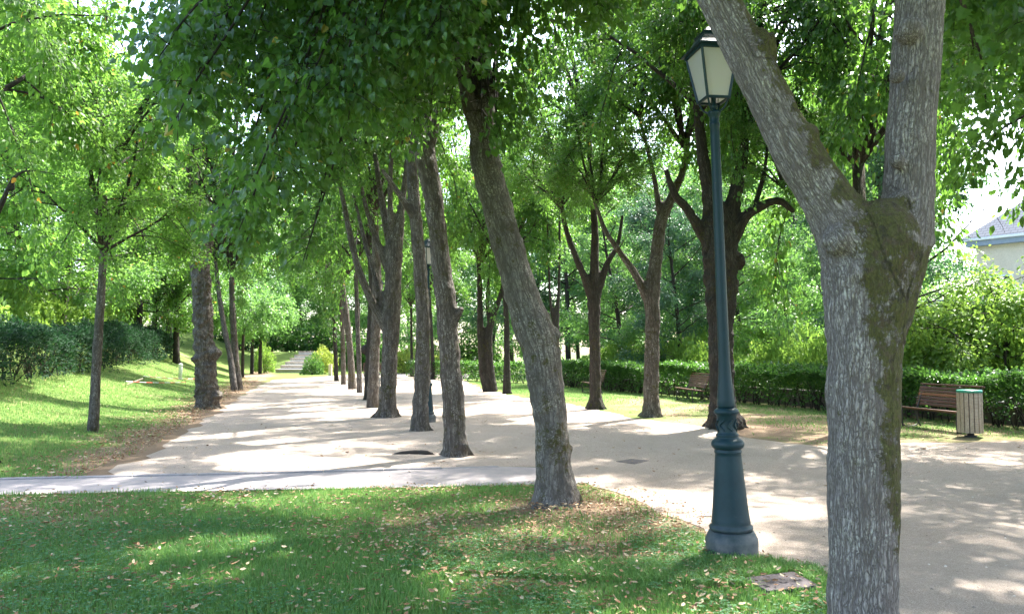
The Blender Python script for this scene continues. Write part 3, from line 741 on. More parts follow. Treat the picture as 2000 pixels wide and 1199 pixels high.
boughs(T1, t1b, s1, [(260, -260), (960, -260), (950, 120), (905, 230), (840, 190), (760, 170), (640, 330), (560, 420), (460, 420), (420, 260), (330, 330), (250, 200), (300, 60)], 95, (5.8, 8.3), M['leaf_near'], 101, nper=34, size=.078)
boughs(T1, t1b, s1, [(450, 380), (640, 350), (600, 520), (520, 560), (440, 480)], 8, (7.0, 8.5), M['leaf_near'], 102, size=.075, nper=30)
boughs(T1, t1b, [P(944, 100, t1b[1]), P(940, 200, t1b[1])], [(850, 40), (965, 40), (975, 250), (945, 300), (880, 260)], 18, (7.5, 8.1), M['leaf_near'], 103, nper=22, drop=.3, size=.08)
boughs(T1, t1b, s1, [(620, 120), (900, 120), (910, 250), (850, 240), (800, 300), (690, 330), (640, 260)], 26, (8.8, 11.6), M['leaf_near'], 107, size=.085, nper=30)
s2 = [P(1300, -220, 4.0), P(1405, -60, 4.0)]
boughs(fork, fb, s2, [(980, -300), (1340, -300), (1340, 20), (1250, 80), (1100, 60), (1000, 30)], 34, (7.5, 10.5), M['leaf'], 104, nper=28, size=.08)
boughs(fork, fb, [P(1815, -240, 4.15), P(1805, -120, 4.15)], [(1830, -250), (2150, -250), (2150, 120), (1990, 130), (1960, 60), (1900, 30), (1840, 110)], 24, (5.2, 7.5), M['leaf_near'], 105, nper=24, tpl=maple, size=.095)
boughs(fork, fb, [P(1815, -240, 4.15), P(1805, -120, 4.15)], [(1830, -250), (1960, -250), (1930, 250), (1850, 280), (1830, 160)], 12, (7.5, 10.5), M['leaf'], 106, nper=24, tpl=maple, size=.10)

# ------------------------------------------------------------------ background trees
def bg_tree(px, Y, proto, s, label, group, sz=None, name='background_tree'):
    x = (px - 1000) / FPX * Y; g = np.array([x, Y, float(H(x, Y))])
    root = empty(name, g, label, 'tree', group)
    l, c = proto
    for nm, me in (('limbs', l), ('crown', c)):
        o = link(nm, me, None, root); o.rotation_euler = (0, 0, rng.uniform(0, 6.28)); o.scale = (s, s, s if sz is None else sz)
    return root
GB = 'trees of the wood beyond the far right hedge'
LB = 'leafy tree in the wood beyond the right hedge, behind the row of trunks'
for i, (px, Y) in enumerate([(880, 66), (960, 70), (1040, 62), (1110, 56), (1190, 60), (1270, 52), (1340, 58), (1420, 48), (1480, 56), (1560, 46), (1640, 54), (1720, 50), (1000, 84), (1130, 80), (1250, 76), (1380, 74), (1500, 72), (1620, 70), (1740, 66)]):
    pr = TALLBLUE[i % 3] if i in (2, 6, 13) else TALL[i % 3]
    bg_tree(px, Y, pr, 1.15 + .25 * ((i * 7) % 5) / 5, LB if pr[1] != TALLBLUE[i % 3][1] else 'blue-green tree in the wood beyond the right hedge', GB)
GL = 'trees of the wood at the end of the path'; LL = 'leafy tree in the dark wood at the far end of the path'
for i, (px, Y) in enumerate([(820, 78), (760, 84), (700, 80), (640, 86), (590, 84), (530, 80), (470, 72), (410, 66), (360, 74), (690, 98), (560, 98), (450, 92), (800, 96)]):
    bg_tree(px, Y, TALL[i % 3], 1.25 + .25 * ((i * 5) % 5) / 5, LL, GL)
GLH = 'sunlit trees behind the left hedge'
for i, (px, Y, s) in enumerate([(330, 52, 1.1), (270, 44, 1.0), (200, 38, .95), (120, 33, .9), (40, 30, .9), (-60, 27, .9), (300, 62, 1.2), (180, 52, 1.2), (60, 44, 1.15), (-80, 38, 1.1)]):
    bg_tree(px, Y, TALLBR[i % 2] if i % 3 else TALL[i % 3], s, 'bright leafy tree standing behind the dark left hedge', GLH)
bg_tree(1775, 23, TALLBLUE[0], .62, 'blue-green tree right of the forked trunk, its boughs hanging in front of the house', None, .8)
bg_tree(1640, 29, TALL[1], .8, 'tall tree seen through the fork of the foreground trunk', None)
bg_tree(1520, 33, TALLBR[0], .62, 'small sunlit tree with a short trunk beyond the hedge, right of the massive dark tree', None)
bg_tree(1450, 38, TALL[2], .8, 'sunlit tree beyond the hedge directly right of the lamp post', None)
bg_tree(1215, 40, TALL[0], .8, 'sunlit tree beyond the hedge between the two slender forking trees', None)
bg_tree(1330, 36, TALLBLUE[1], .7, 'blue-green tree beyond the hedge just left of the lamp post', None)
# tall trees added to cast shade on lawn and gravel, mostly outside this view
for (x, y, s) in [(9.5, 5.5, .95), (7.5, 16.4, .95), (8.6, 9.8, .9), (-2.5, -3, 1.0), (4, -4, 1.0), (12.0, 13.5, 1.0), (12.5, 7.5, 1.0), (5.5, -1, .9), (15.2, 17.5, 1.0), (11.7, 24, .75)]:
    g = np.array([x, y, 0]); root = empty('added_shade_tree', g, 'added shade tree whose trunk stands hidden behind the forked foreground trunk' if x in (7.5, 11.7) else 'added tree shading the lawn from outside the picture', 'tree', 'added shade trees around the lawn')
    l, c = AV[int(x * 2) % 3]
    link('trunk', branch_mesh('trunk', [(np.array([(0, 0, -.1), (.05, 0, 1.5), (0, .05, 3), (0, 0, 4.6 if y < 12 else (6.1 if y < 20 else 7.1))]), .24, .13, 0)]), M['bark'], root)
    add_crown(root, g, g + (0, 0, 4.5 if y < 12 else (6.0 if y < 20 else 7.0)), (l, c), s * 1.2, None, s * 1.75)

# ------------------------------------------------------------------ hedges and bushes
def hedge(name, label, a, b, h, w, n, mat, size, tpl=simple, stems=90, seed=0, wild=.8, lean=0, hole=.0, rag=1.0):
    r = np.random.default_rng(seed); a = np.array(a, float); b = np.array(b, float); L = np.linalg.norm(b - a); d = (b - a) / L; nx = np.array([-d[1], d[0]])
    base = np.array([*((a + b) / 2), 0.0]); base[2] = float(H(base[0], base[1]))
    root = empty(name, base, label, 'hedge')
    m = n * 2
    u = r.random(m) * L; e = r.random(m)
    # shell weighted volume
    v = np.sign(r.random(m) - .5) * (1 - r.random(m) ** 2.2 * .9); z = 1 - r.random(m) ** 1.3
    top = r.random(m) < .45; z = np.where(top, 1 - r.random(m) * .22, z); v = np.where(top, r.uniform(-1, 1, m), v)
    zz = .10 + z * (h - .10); q = np.stack([u, v, zz], 1)
    bul = 1 + rag * .22 * vn(np.stack([u, v * 2, zz * 2], 1), .9, seed) + .15 * vn(np.stack([u, v, zz], 1), 3, seed + 1)
    keep = (vn(q, 4.0, seed + 2) > -.55 + hole * (1 - z)) & (r.random(m) < .35 + .65 * z)
    xy = a + d * u[:, None] + nx * (v * w / 2 * bul)[:, None]
    zt = zz * (1 + rag * .10 * vn(np.stack([u, v, v * 0], 1), 1.6, seed + 3)) + np.where(top, np.abs(r.normal(size=m)) * .06, 0)
    Pp = np.stack([xy[:, 0], xy[:, 1], H(xy[:, 0], xy[:, 1]) + zt], 1)[keep][:n] 
    vv = v[keep][:n]; tt = z[keep][:n]; k = len(Pp)
    out = np.stack([nx[0] * vv, nx[1] * vv, tt * .8], 1)
    T = norm(out + r.normal(size=(k, 3)) * .6 + (0, 0, -.2 + lean)); N = out * .4 + np.array([0, 0, .8]) + r.normal(size=(k, 3)) * wild
    me = leaf_mesh('foliage', [leaf_arrays(Pp - base, N, T, size * r.uniform(.6, 1.3, k), tpl)]); link('foliage', me, mat, root)
    lines = []
    for i in range(stems):
        uu = r.random() * L; p = a + d * uu + nx * r.uniform(-.25, .25) * w; z0 = float(H(p[0], p[1])); p3 = np.array([p[0], p[1], z0 - .05]) - base
        for q_ in range(2):
            lines.append((poly(p3, (r.normal() * .25, r.normal() * .25, 1), h * .85, 5, r, (0, 0, .2), .12), .018, .005, 1))
    link('stems', branch_mesh('stems', lines), M['bark_dark'], root)
    return root
hedge('clipped_hedge', 'long clipped green hedge behind the benches at the right', (12.6, 12.3), (1.6, 39.5), 1.08, .95, 60000, M['leaf_hedge'], .085, simple, 160, 1, hole=.6, rag=1.5)
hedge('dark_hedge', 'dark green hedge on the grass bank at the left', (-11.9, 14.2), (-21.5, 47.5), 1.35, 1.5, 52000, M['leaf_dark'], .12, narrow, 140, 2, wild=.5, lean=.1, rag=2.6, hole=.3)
hedge('far_hedge', 'low green hedge beside the sunny clearing at the end of the gravel', (1.0, 41), (-6.5, 50), 1.0, 1.0, 9000, M['leaf_hedge'], .12, quad, 30, 3)

def bush_proto(seed, mat, n=2600, size=.1):
    r = np.random.default_rng(seed); d = norm(r.normal(size=(n, 3))); d[:, 2] = np.abs(d[:, 2])
    rad = (1 - r.random(n) ** 2 * .6) * (1 + .3 * vn(d, 2.2, seed)); p = d * rad[:, None] * (1, 1, 1.0); p[:, 2] += .05
    T = norm(d + r.normal(size=(n, 3)) * .5); N = d * .4 + np.array([0, 0, .7]) + r.normal(size=(n, 3)) * .6
    me = leaf_mesh('foliage', [leaf_arrays(p, N, T, size * r.uniform(.6, 1.3, n), quad)]); me.materials.append(mat)
    lines = [(poly((0, 0, -.05), (r.normal() * .6, r.normal() * .6, 1), .9, 4, r, (0, 0, 0), .15), .02, .005, 1) for _ in range(9)]
    st = branch_mesh('stems', lines); st.materials.append(M['bark_dark']); return me, st
BU = [bush_proto(1, M['leaf_bush']), bush_proto(2, M['leaf_bush'])]
BUG = [(with_mat(BU[0][0], M['leaf_hedge']), BU[0][1])]; BUY = [(with_mat(BU[1][0], M['leaf_yellow']), BU[1][1])]
def bush(x, y, sx, sz, proto, label, group=None):
    g = (x, y, float(H(x, y)) - .02); root = empty('bush', g, label, 'bush', group)
    for nm, me in zip(('foliage', 'stems'), proto):
        o = link(nm, me, None, root); o.scale = (sx, sx, sz); o.rotation_euler = (0, 0, rng.uniform(0, 6))
GR = 'sunlit shrubs behind the right hedge'
for i in range(24):
    t = i / 23; x = 14.6 + (4.2 - 14.6) * t + rng.uniform(-.4, .6); y = 13.8 + (40 - 13.8) * t + rng.uniform(-.5, .8)
    bush(x + .7 + rng.uniform(0, .8), y, rng.uniform(.9, 1.3), rng.uniform(1.5, 2.2) if t > .25 else rng.uniform(1.15, 1.5), BU[i % 2], 'sunlit light green shrub growing behind the right hedge', GR)
for i in range(10):
    t = i / 9; bush(17.5 - 9 * t + rng.uniform(-1, 1), 21 + 20 * t, rng.uniform(1.2, 1.7), rng.uniform(1.9, 2.9), BU[i % 2], 'tall pale green shrub farther behind the right hedge', 'tall shrubs behind the right hedge')
for i in range(14):
    t = i / 13; x = -14.0 - 9 * t; y = 14.5 + 33 * t; bush(x - 1.0, y, 1.4, rng.uniform(2.2, 2.9), BU[i % 2], 'bright shrub rising behind the dark left hedge', 'bright shrubs behind the left hedge')
def gb(px, Y): return (px - 1000) / FPX * Y
bush(gb(632, 60), 60, 1.1, 2.0, BUY[0], 'yellow-green bush right of the stone steps')
bush(gb(612, 58), 58, .9, 1.3, BUG[0], 'dark green bush at the right foot of the stone steps')
bush(gb(517, 62), 62, .9, 2.2, BU[0], 'light green bush at the left side of the stone steps')
bush(gb(790, 62), 62, 1.6, 1.9, BUY[0], 'yellow flowering bush in the sunny clearing, left one')
bush(gb(870, 60), 60, 1.8, 1.5, BUY[0], 'yellow flowering bush in the sunny clearing, right one')
for px in (700, 745, 830, 910, 940, 480, 440, 560, 600, 650): bush(gb(px, 68 if px > 660 else 76), 68 if px > 660 else 76, 2.4, 2.4, BUG[0], 'green bush closing the sunny clearing', 'green bushes around the sunny clearing')

# small leafy trees in front of the house
for (px, Y, s, lab) in [(1890, 22.5, 1.05, 'airy light green small tree in front of the house wall'), (1965, 20, 1.1, 'pale sunlit small tree at the right picture edge above the bin'), (1830, 25, .9, 'small tree with thin dark stems just right of the forked trunk')]:
    x = gb(px, Y); g = np.array([x, Y, 0]); root = empty('small_tree', g, lab, 'tree')
    link('trunk', branch_mesh('trunk', [(poly((0, 0, -.1), (.1 * k - .1, .05, 1), 1.9, 5, np.random.default_rng(px + k), (0, 0, .2), .1), .045, .03, 0) for k in range(3)]), M['bark_dark'], root)
    add_crown(root, g, g + (0, 0, 1.9), YOUNGBR[px % 2], s)

# ------------------------------------------------------------------ ground
def axis(a, b, step, far, growth=1.35):
    c = list(np.arange(a, b + 1e-6, step)); s = step
    while c[-1] < far[1]: s *= growth; c.append(c[-1] + s)
    s = step
    while c[0] > far[0]: s *= growth; c.insert(0, c[0] - s)
    return np.array(c)
ax = axis(-40, 30, .5, (-600, 600)); ay = axis(-2, 76, .5, (-300, 900))
X, Yg = np.meshgrid(ax, ay); Z = H(X, Yg)
V = np.stack([X.ravel(), Yg.ravel(), Z.ravel()], 1); nx_ = len(ax)
ii = (np.arange(len(ay) - 1)[:, None] * nx_ + np.arange(nx_ - 1)[None]).ravel()
F = np.stack([ii, ii + 1, ii + nx_ + 1, ii + nx_], 1)
sg = (V[:, 0] + .287 * V[:, 1]) / 1.04
dirt = -.02 + .42 * np.exp(-((sg + 2.3) / .8) ** 2) - .16 * sstep((V[:, 1] - 55) / 6)
rz_ = sstep((V[:, 0] * 1.0 - (1.5)) / 3) * sstep((V[:, 1] - 11) / 3) * sstep((31 - V[:, 1]) / 6); dirt += .14 * rz_
for (bx, by, rr, am) in [(t1b[0], t1b[1], 1.2, .22), (1.3, 7.0, 1.3, .22), (-1.0, 7.4, .7, .14), (.3, 6.0, .8, .16), (-3.0, 6.6, .6, .12), (gb(1415, 16.3), 16.3, 2.2, .16)]:
    dirt += am * np.exp(-((V[:, 0] - bx) ** 2 + (V[:, 1] - by) ** 2) / rr ** 2)
dirt += .12 * sstep((V[:, 1] - 50) / 10) * sstep((-V[:, 0] - 14) / 4)
gme = mesh_tris('ground', V, F, {'dirt': dirt}, True); gnd = link('ground', gme, M['ground']); tag(gnd, 'grass and bare earth ground', None, None, 'structure')

def sheet(name, pts, z, mat, wob=.12, step=.35, seed=0, kind='structure', wobble_idx=None):
    """flat polygon following the flat part of the terrain, with a wandering edge"""
    out = []; n = len(pts); r = np.random.default_rng(seed)
    for i in range(n):
        a = np.array(pts[i][:2], float); b = np.array(pts[(i + 1) % n][:2], float); L = np.linalg.norm(b - a); m = max(1, int(L / step))
        w = wob if (wobble_idx is None or i in wobble_idx) else 0
        nn = np.array([-(b - a)[1], (b - a)[0]]) / max(L, 1e-6)
        for k in range(m):
            p = a + (b - a) * k / m; q = np.array([[p[0], p[1], 0]])
            ww = w * (vn(q, 1.1, seed)[0] + .6 * vn(q, 3.3, seed + 1)[0] + .35 * vn(q, 9, seed + 2)[0]) if k else 0
            out.append((*(p + nn * ww), 0))
    me = bpy.data.meshes.new(name); me.from_pydata([(x, y, z) for x, y, _ in out], [], [tuple(range(len(out)))]); me.update()
    import bmesh
    bm = bmesh.new(); bm.from_mesh(me); bmesh.ops.triangulate(bm, faces=bm.faces[:]); bmesh.ops.recalc_face_normals(bm, faces=bm.faces[:])
    if bm.faces and sum(f.normal.z for f in bm.faces) < 0: bmesh.ops.reverse_faces(bm, faces=bm.faces[:])
    bm.to_mesh(me); bm.free()
    o = link(name, me, mat); o['kind'] = kind; return o, out
g2 = lambda px, py: G(px, py)[:2]
gp = [g2(190, 936), g2(300, 885), g2(400, 822), g2(470, 776), g2(505, 752), g2(535, 742), g2(640, 735), g2(700, 729), g2(920, 729), g2(905, 743), g2(935, 757), g2(1000, 772), g2(1080, 785), g2(1150, 798), g2(1230, 816), g2(1330, 827), g2(1400, 842), g2(1480, 858), g2(1600, 872), g2(1760, 866), g2(2000, 862), g2(2200, 860), (12, 9), (8, 2), (3.5, -2), (2.4, 2.6), (2.15, 3.6), g2(1625, 1128), g2(1500, 1098), g2(1420, 1090), g2(1385, 1052), g2(1330, 1015), g2(1240, 975), g2(1160, 950)]
kerbL = [g2(-300, 950), g2(0, 938), g2(500, 926), g2(800, 918), g2(980, 912), g2(1060, 913)]
gravel_poly = gp + [g2(1060, 912), g2(980, 911), g2(800, 917), g2(500, 925)]
go, gout = sheet('gravel_path', gravel_poly, .006, M['gravel'], .16, .3, 4, wobble_idx=set(range(0, 7)) | set(range(9, 33)))
lower = [g2(-300, 985), g2(0, 968), g2(300, 962), g2(600, 957), g2(850, 952), g2(1040, 948), g2(1150, 944)]
pp = kerbL[:-1] + [g2(1060, 914), g2(1120, 935)] + [lower[6]] + lower[5::-1]
po, pout = sheet('paved_path', pp, .012, M['paving'], .02, .3, 6)
# kerb edging: a row of stones butted end to end
kb = empty('kerb', (*kerbL[2], 0), 'low grey stone kerb between paved path and gravel', 'kerb'); kb['kind'] = 'structure'
kpts = catmull(np.array([(*p, 0) for p in kerbL[:-1]]), 6); cum = np.r_[0, np.cumsum(np.linalg.norm(np.diff(kpts, axis=0), axis=1))]
ns = int(cum[-1] / .8); kmb = MB()
for i in range(ns):
    s0, s1_ = i * .8, i * .8 + .79; a = np.array([np.interp(s0, cum, kpts[:, j]) for j in range(3)]); b = np.array([np.interp(s1_, cum, kpts[:, j]) for j in range(3)])
    c = (a + b) / 2; ang = math.atan2(b[1] - a[1], b[0] - a[0]); f = i / ns; hh = .030 * (1 - .5 * sstep((f - .75) / .25))
    kmb.box((c[0], c[1], hh / 2 - .02 + rng.uniform(-.003, .003)), (.79, .10, hh + .04), Matrix.Rotation(ang, 3, 'Z'))
for v_i, v in enumerate(kmb.v): kmb.v[v_i] = (v[0] - kerbL[2][0], v[1] - kerbL[2][1], v[2])
kmb.build('edging', M['kerb'], kb, .008)

# ------------------------------------------------------------------ grass, clover, fallen leaves
lawn = [(-9, 3.2), (2.4, 3.2)] + [tuple(p) for p in [(2.15, 3.7), g2(1625, 1126), g2(1500, 1094), g2(1410, 1088), g2(1375, 1052), g2(1325, 1018), g2(1235, 980), g2(1150, 950)]] + [tuple(p) for p in lower[6::-1]]
slab_px = [(1450, 1135), (1550, 1122), (1602, 1151), (1500, 1161)]
slab_w = [g2(*p) for p in slab_px]
def scatter(poly_, n, seed, pad=.0):
    r = np.random.default_rng(seed); xs = [p[0] for p in poly_]; ys = [p[1] for p in poly_]
    x = r.uniform(min(xs), max(xs), n); y = r.uniform(min(ys), max(ys), n); k = in_poly(x, y, poly_)
    return x[k], y[k], r
def blades(name, x, y, r, hgt, wid, mat, label, lie=.35):
    n = len(x); z = H(x, y); a = r.uniform(0, 6.283, n); hh = hgt * r.uniform(.45, 1.25, n) if np.ndim(hgt) == 0 else hgt * r.uniform(.5, 1.2, n)
    d = np.stack([np.cos(a), np.sin(a), np.zeros(n)], 1); s = np.stack([-np.sin(a), np.cos(a), np.zeros(n)], 1); l = lie * r.uniform(.2, 1.6, n)
    b = np.stack([x, y, z], 1); w = (wid * r.uniform(.7, 1.3, n))[:, None]
    p0 = b - s * w / 2; p1 = b + s * w / 2; m = b + d * (hh * l * .35)[:, None] + np.array([0, 0, 1]) * (hh * .55)[:, None]
    tp = b + d * (hh * l)[:, None] + np.array([0, 0, 1]) * (hh * (1 - .25 * l))[:, None]
    V = np.stack([p0, p1, m + s * w * .4, m - s * w * .4, tp], 1).reshape(-1, 3); o = (np.arange(n) * 5)[:, None]
    F = np.concatenate([np.hstack([o, o + 1, o + 2]), np.hstack([o, o + 2, o + 3]), np.hstack([o + 3, o + 2, o + 4])])
    me = mesh_tris(name, V, F, {'rnd': np.repeat(r.random(n), 5)}); ob = link(name, me, mat); tag(ob, label, 'grass', None, 'stuff'); return ob
def dirtiness(x, y):
    q = np.stack([x, y, x * 0], 1); d = .35 * vn(q, .9, 70) + .35 * vn(q, 3, 71)
    d = d + 1.5 * np.exp(-((x - t1b[0] - .1) ** 2 + (y - t1b[1] + .1) ** 2) / .55 ** 2)
    edge = np.clip((x - .2) / 1.6, 0, 1) * np.clip((y - 5.9) / 1.5, 0, 1); return d + 1.0 * edge + .5 * np.exp(-((x + 1.0) ** 2 + (y - 7.4) ** 2) / .5)+ .5 * np.exp(-((x - .3) ** 2 + (y - 6.0) ** 2) / .6)
x, y, r = scatter(lawn, 460000, 21)
dd = dirtiness(x, y); keep = (r.random(len(x)) < np.clip(1.05 - dd * 1.1, .05, 1)) & ~in_poly(x, y, slab_w) & (r.random(len(x)) < np.clip((9.5 - y) / 3.5, .45, 1)) & (np.abs(x) < y * .72 + .4)
x, y, dd = x[keep], y[keep], dd[keep]
hg = .046 * (1 + .45 * vn(np.stack([x, y, x * 0], 1), 1.2, 80)) * np.clip(1.15 - .5 * dd, .45, 1.3)
blades('grass', x, y, r, hg, .0055, M['grass'], 'mown green grass of the foreground lawn')
# lusher tuft band around the lamp foot and the slab
tuft = [g2(900, 1120), g2(1000, 1085), g2(1200, 1100), g2(1390, 1098), g2(1500, 1096), g2(1610, 1118), g2(1610, 1150), g2(1400, 1150), g2(1150, 1140)]
x, y, r = scatter(tuft, 26000, 22); k = ~in_poly(x, y, slab_w); blades('tall_grass', x[k], y[k], r, .075, .006, M['grass'], 'taller lush grass around the lamp post foot', .6)
x, y, r = scatter(lawn, 42000, 27); q = np.stack([x, y, x * 0], 1); k = (vn(q, 2.2, 97) + .6 * vn(q, 7, 98) > .35) & (y < 8.5) & (np.abs(x) < y * .72 + .3) & ~in_poly(x, y, slab_w)
blades('grass_tufts', x[k], y[k], r, .085, .0075, M['grass'], 'scattered taller grass tufts through the foreground lawn', .8)
# left bank
bank = [g2(-40, 937), g2(150, 936), g2(280, 884), g2(385, 822), g2(455, 776), g2(500, 748), (-16, 52), (-22, 47), (-12.5, 15), (-9.5, 10)]
x, y, r = scatter(bank, 330000, 23); s_ = (x + .287 * y) / 1.04
q = np.stack([x, y, x * 0], 1)
k = (r.random(len(x)) < np.clip(18 / y, .2, 1)) & (r.random(len(x)) < np.clip((-s_ - 2.0) / 1.1 + .55 * vn(q, 1.2, 90) - .25, .03, 1)); x, y = x[k], y[k]
blades('bank_grass', x, y, r, .06, .010, M['grass'], 'green grass on the left bank')
rz2 = [g2(912, 744), g2(1000, 768), g2(1150, 795), g2(1330, 824), g2(1480, 855), g2(1600, 868), g2(1760, 862), g2(2100, 856), (12.3, 13.4), (1.9, 38), (-1.5, 42)]
x, y, r = scatter(rz2, 150000, 24); q = np.stack([x, y, x * 0], 1)
hd = (x - 12.6) * (39.5 - 12.3) / ((1.6 - 12.6)); dist_h = np.abs((x - 12.6) * .927 + (y - 12.3) * .375)
k = r.random(len(x)) < np.clip(.75 - dist_h * .13 + .5 * vn(q, .8, 91), .02, .9) + np.clip((y - 26) / 15, 0, .5); blades('verge_grass', x[k], y[k], r, .05, .012, M['grass'], 'thin grass between the gravel and the right hedge')
# grit on the gravel
x, y, r = scatter(gravel_poly, 26000, 61); k = (y < 16) & (r.random(len(x)) < np.clip(9 / np.maximum(y, 1) - .3, .05, 1)); x, y = x[k], y[k]; n = len(x); a = r.uniform(0, 6.28, n)
octa = (np.array([(1, 0, 0), (0, .8, 0), (-1, 0, 0), (0, -.8, 0), (0, 0, .6)]), np.array([(0, 1, 4), (1, 2, 4), (2, 3, 4), (3, 0, 4)]))
pv = leaf_arrays(np.stack([x, y, np.full(n, .006)], 1), np.array([0, 0, 1.]) + r.normal(size=(n, 3)) * .1, np.stack([np.cos(a), np.sin(a), a * 0], 1), .010 * r.uniform(.4, 1.5, n) ** 1.5, octa)
M['grit'] = NT('gravel_stones'); M['grit'].pbr(M['grit'].ramp(M['grit'].attr('rnd').outputs['Fac'], [(0, (.12, .09, .075)), (.5, (.30, .25, .21)), (1, (.62, .55, .48))]), .9); M['grit'] = M['grit'].m
po2 = link('grit', leaf_mesh('grit', [pv]), M['grit']); tag(po2, 'loose small stones scattered over the gravel', 'gravel', None, 'stuff')
# clover
x, y, r = scatter(lawn, 60000, 25); q = np.stack([x, y, x * 0], 1); k = (vn(q, 1.4, 95) + .4 * vn(q, 4, 96) > .12) & (y < 7.4) & (np.abs(x) < y * .7); x, y = x[k], y[k]; n = len(x)
pos = np.stack([x, y, .035 + .03 * r.random(n)], 1); parts = []
a0 = r.uniform(0, 6.28, n)
for j in range(3):
    a = a0 + j * 2.094; T = np.stack([np.cos(a), np.sin(a), np.full(n, .15)], 1); parts.append(leaf_arrays(pos, np.array([0, 0, 1.]) + r.normal(size=(n, 3)) * .25, T, .016 * r.uniform(.7, 1.3, n), quad))
cme = leaf_mesh('clover', parts); co_ = link('clover', cme, M['clover']); tag(co_, 'clover patches growing in the foreground lawn', 'clover', None, 'stuff')
# fallen leaves
curl = (np.array([(0, 0, .02), (.3, .2, .12), (.7, .17, .10), (1, 0, .22), (.7, -.17, .14), (.3, -.2, .10), (.5, 0, 0)]), np.array([(6, 0, 1), (6, 1, 2), (6, 2, 3), (6, 3, 4), (6, 4, 5), (6, 5, 0)]))
parts = []
def litter_pts(poly_, n, seed, prob, size, zz=.02):
    x, y, r = scatter(poly_, n, seed); k = r.random(len(x)) < prob(x, y); x, y = x[k], y[k]; n = len(x); a = r.uniform(0, 6.28, n)
    parts.append(leaf_arrays(np.stack([x, y, H(x, y) + zz * r.random(n) + .012], 1), np.array([0, 0, 1.]) + r.normal(size=(n, 3)) * .45, np.stack([np.cos(a), np.sin(a), r.normal(size=n) * .15], 1), size * r.uniform(.5, 1.25, n), curl))
litter_pts(lawn, 60000, 31, lambda x, y: np.clip(.20 + .42 * dirtiness(x, y) + .12 * np.clip((x + 2) / 3, 0, 1), .08, .9), .048, .055)
litter_pts(bank, 150000, 32, lambda x, y: np.clip(.85 - np.abs((x + .287 * y) / 1.04 + 2.5) * .6, .03, .8) * np.clip(20 / y, .2, 1), .06, .07)
litter_pts([(-9, 9.3), (3, 9), (10, 12), (6, 30), (-14, 46), (-12, 20)], 16000, 33, lambda x, y: np.full(len(x), .16), .05, .0)
litter_pts([g2(1140, 955), g2(1240, 950), g2(1400, 1000), g2(1480, 1080), g2(1640, 1110), g2(1600, 1135), g2(1385, 1095)], 3000, 34, lambda x, y: np.full(len(x), .55), .035, .0)
litter_pts(rz2, 9000, 35, lambda x, y: np.full(len(x), .3), .06, .0)
lo = link('fallen_leaves', leaf_mesh('fallen_leaves', parts), M['litter']); tag(lo, 'dry orange and tan fallen leaves scattered over lawn and gravel', 'leaves', None, 'stuff')

# ------------------------------------------------------------------ slabs, roots, small ground things
def slab(name, ptsw, th, mat, label, cat_):
    c = np.mean(np.array(ptsw), 0); mb = MB(); n = len(ptsw)
    V = [(p[0] - c[0], p[1] - c[1], -.03) for p in ptsw] + [(p[0] - c[0], p[1] - c[1], th) for p in ptsw]
    if True:
        area = sum(ptsw[i][0] * ptsw[(i + 1) % n][1] - ptsw[(i + 1) % n][0] * ptsw[i][1] for i in range(n))
        F = [tuple(range(n, 2 * n)), tuple(range(n - 1, -1, -1))] + [(i, (i + 1) % n, n + (i + 1) % n, n + i) for i in range(n)]
        if area < 0: F = [f[::-1] for f in F]
    mb.add(V, F); o = mb.build(name, mat, None, .006, loc=(c[0], c[1], 0)); tag(o, label, cat_); return o
slab('stone_slab', slab_w, .028, M['slab'], 'flat grey stone slab set in the grass in front of the lamp post', 'slab')
slab('drain_cover', [g2(1203, 902), g2(1232, 897), g2(1268, 900), g2(1240, 907)], .012, M['slab2'], 'small dark flat cover set in the gravel right of the leaning tree', 'cover')
slab('paving_slab', [g2(1112, 938), g2(1138, 937), g2(1152, 944), g2(1118, 947)], .018, M['kerb'], 'small bluish slab at the end of the paved path beside the leaning tree', 'slab')
# exposed root left of tree
rt = G(808, 887); rm = MB(); rm.tube([(-.34, -.03, 0), (-.2, 0, .02), (0, .02, .03), (.14, 0, .03), (.3, .06, .0)], [.012, .03, .035, .035, .02], 10)
rm.tube([(.1, 0, .03), (.22, -.06, .03), (.34, -.08, -.01)], [.04, .04, .02], 8)
ro = rm.build('exposed_root', M['bark_dark'], None, smooth=True, loc=rt); tag(ro, 'dark exposed root lying on the gravel left of the mossy spreading-root tree', 'root')
# twig by the lamp foot
tw = G(1372, 1012); tm = MB(); tm.tube([(-.06, 0, .015), (.03, .01, .02), (.12, 0, .015)], [.004, .005, .003], 5); to = tm.build('twig', M['bark_dark'], None, loc=tw); tag(to, 'thin brown twig on the gravel beside the lamp post foot', 'twig')

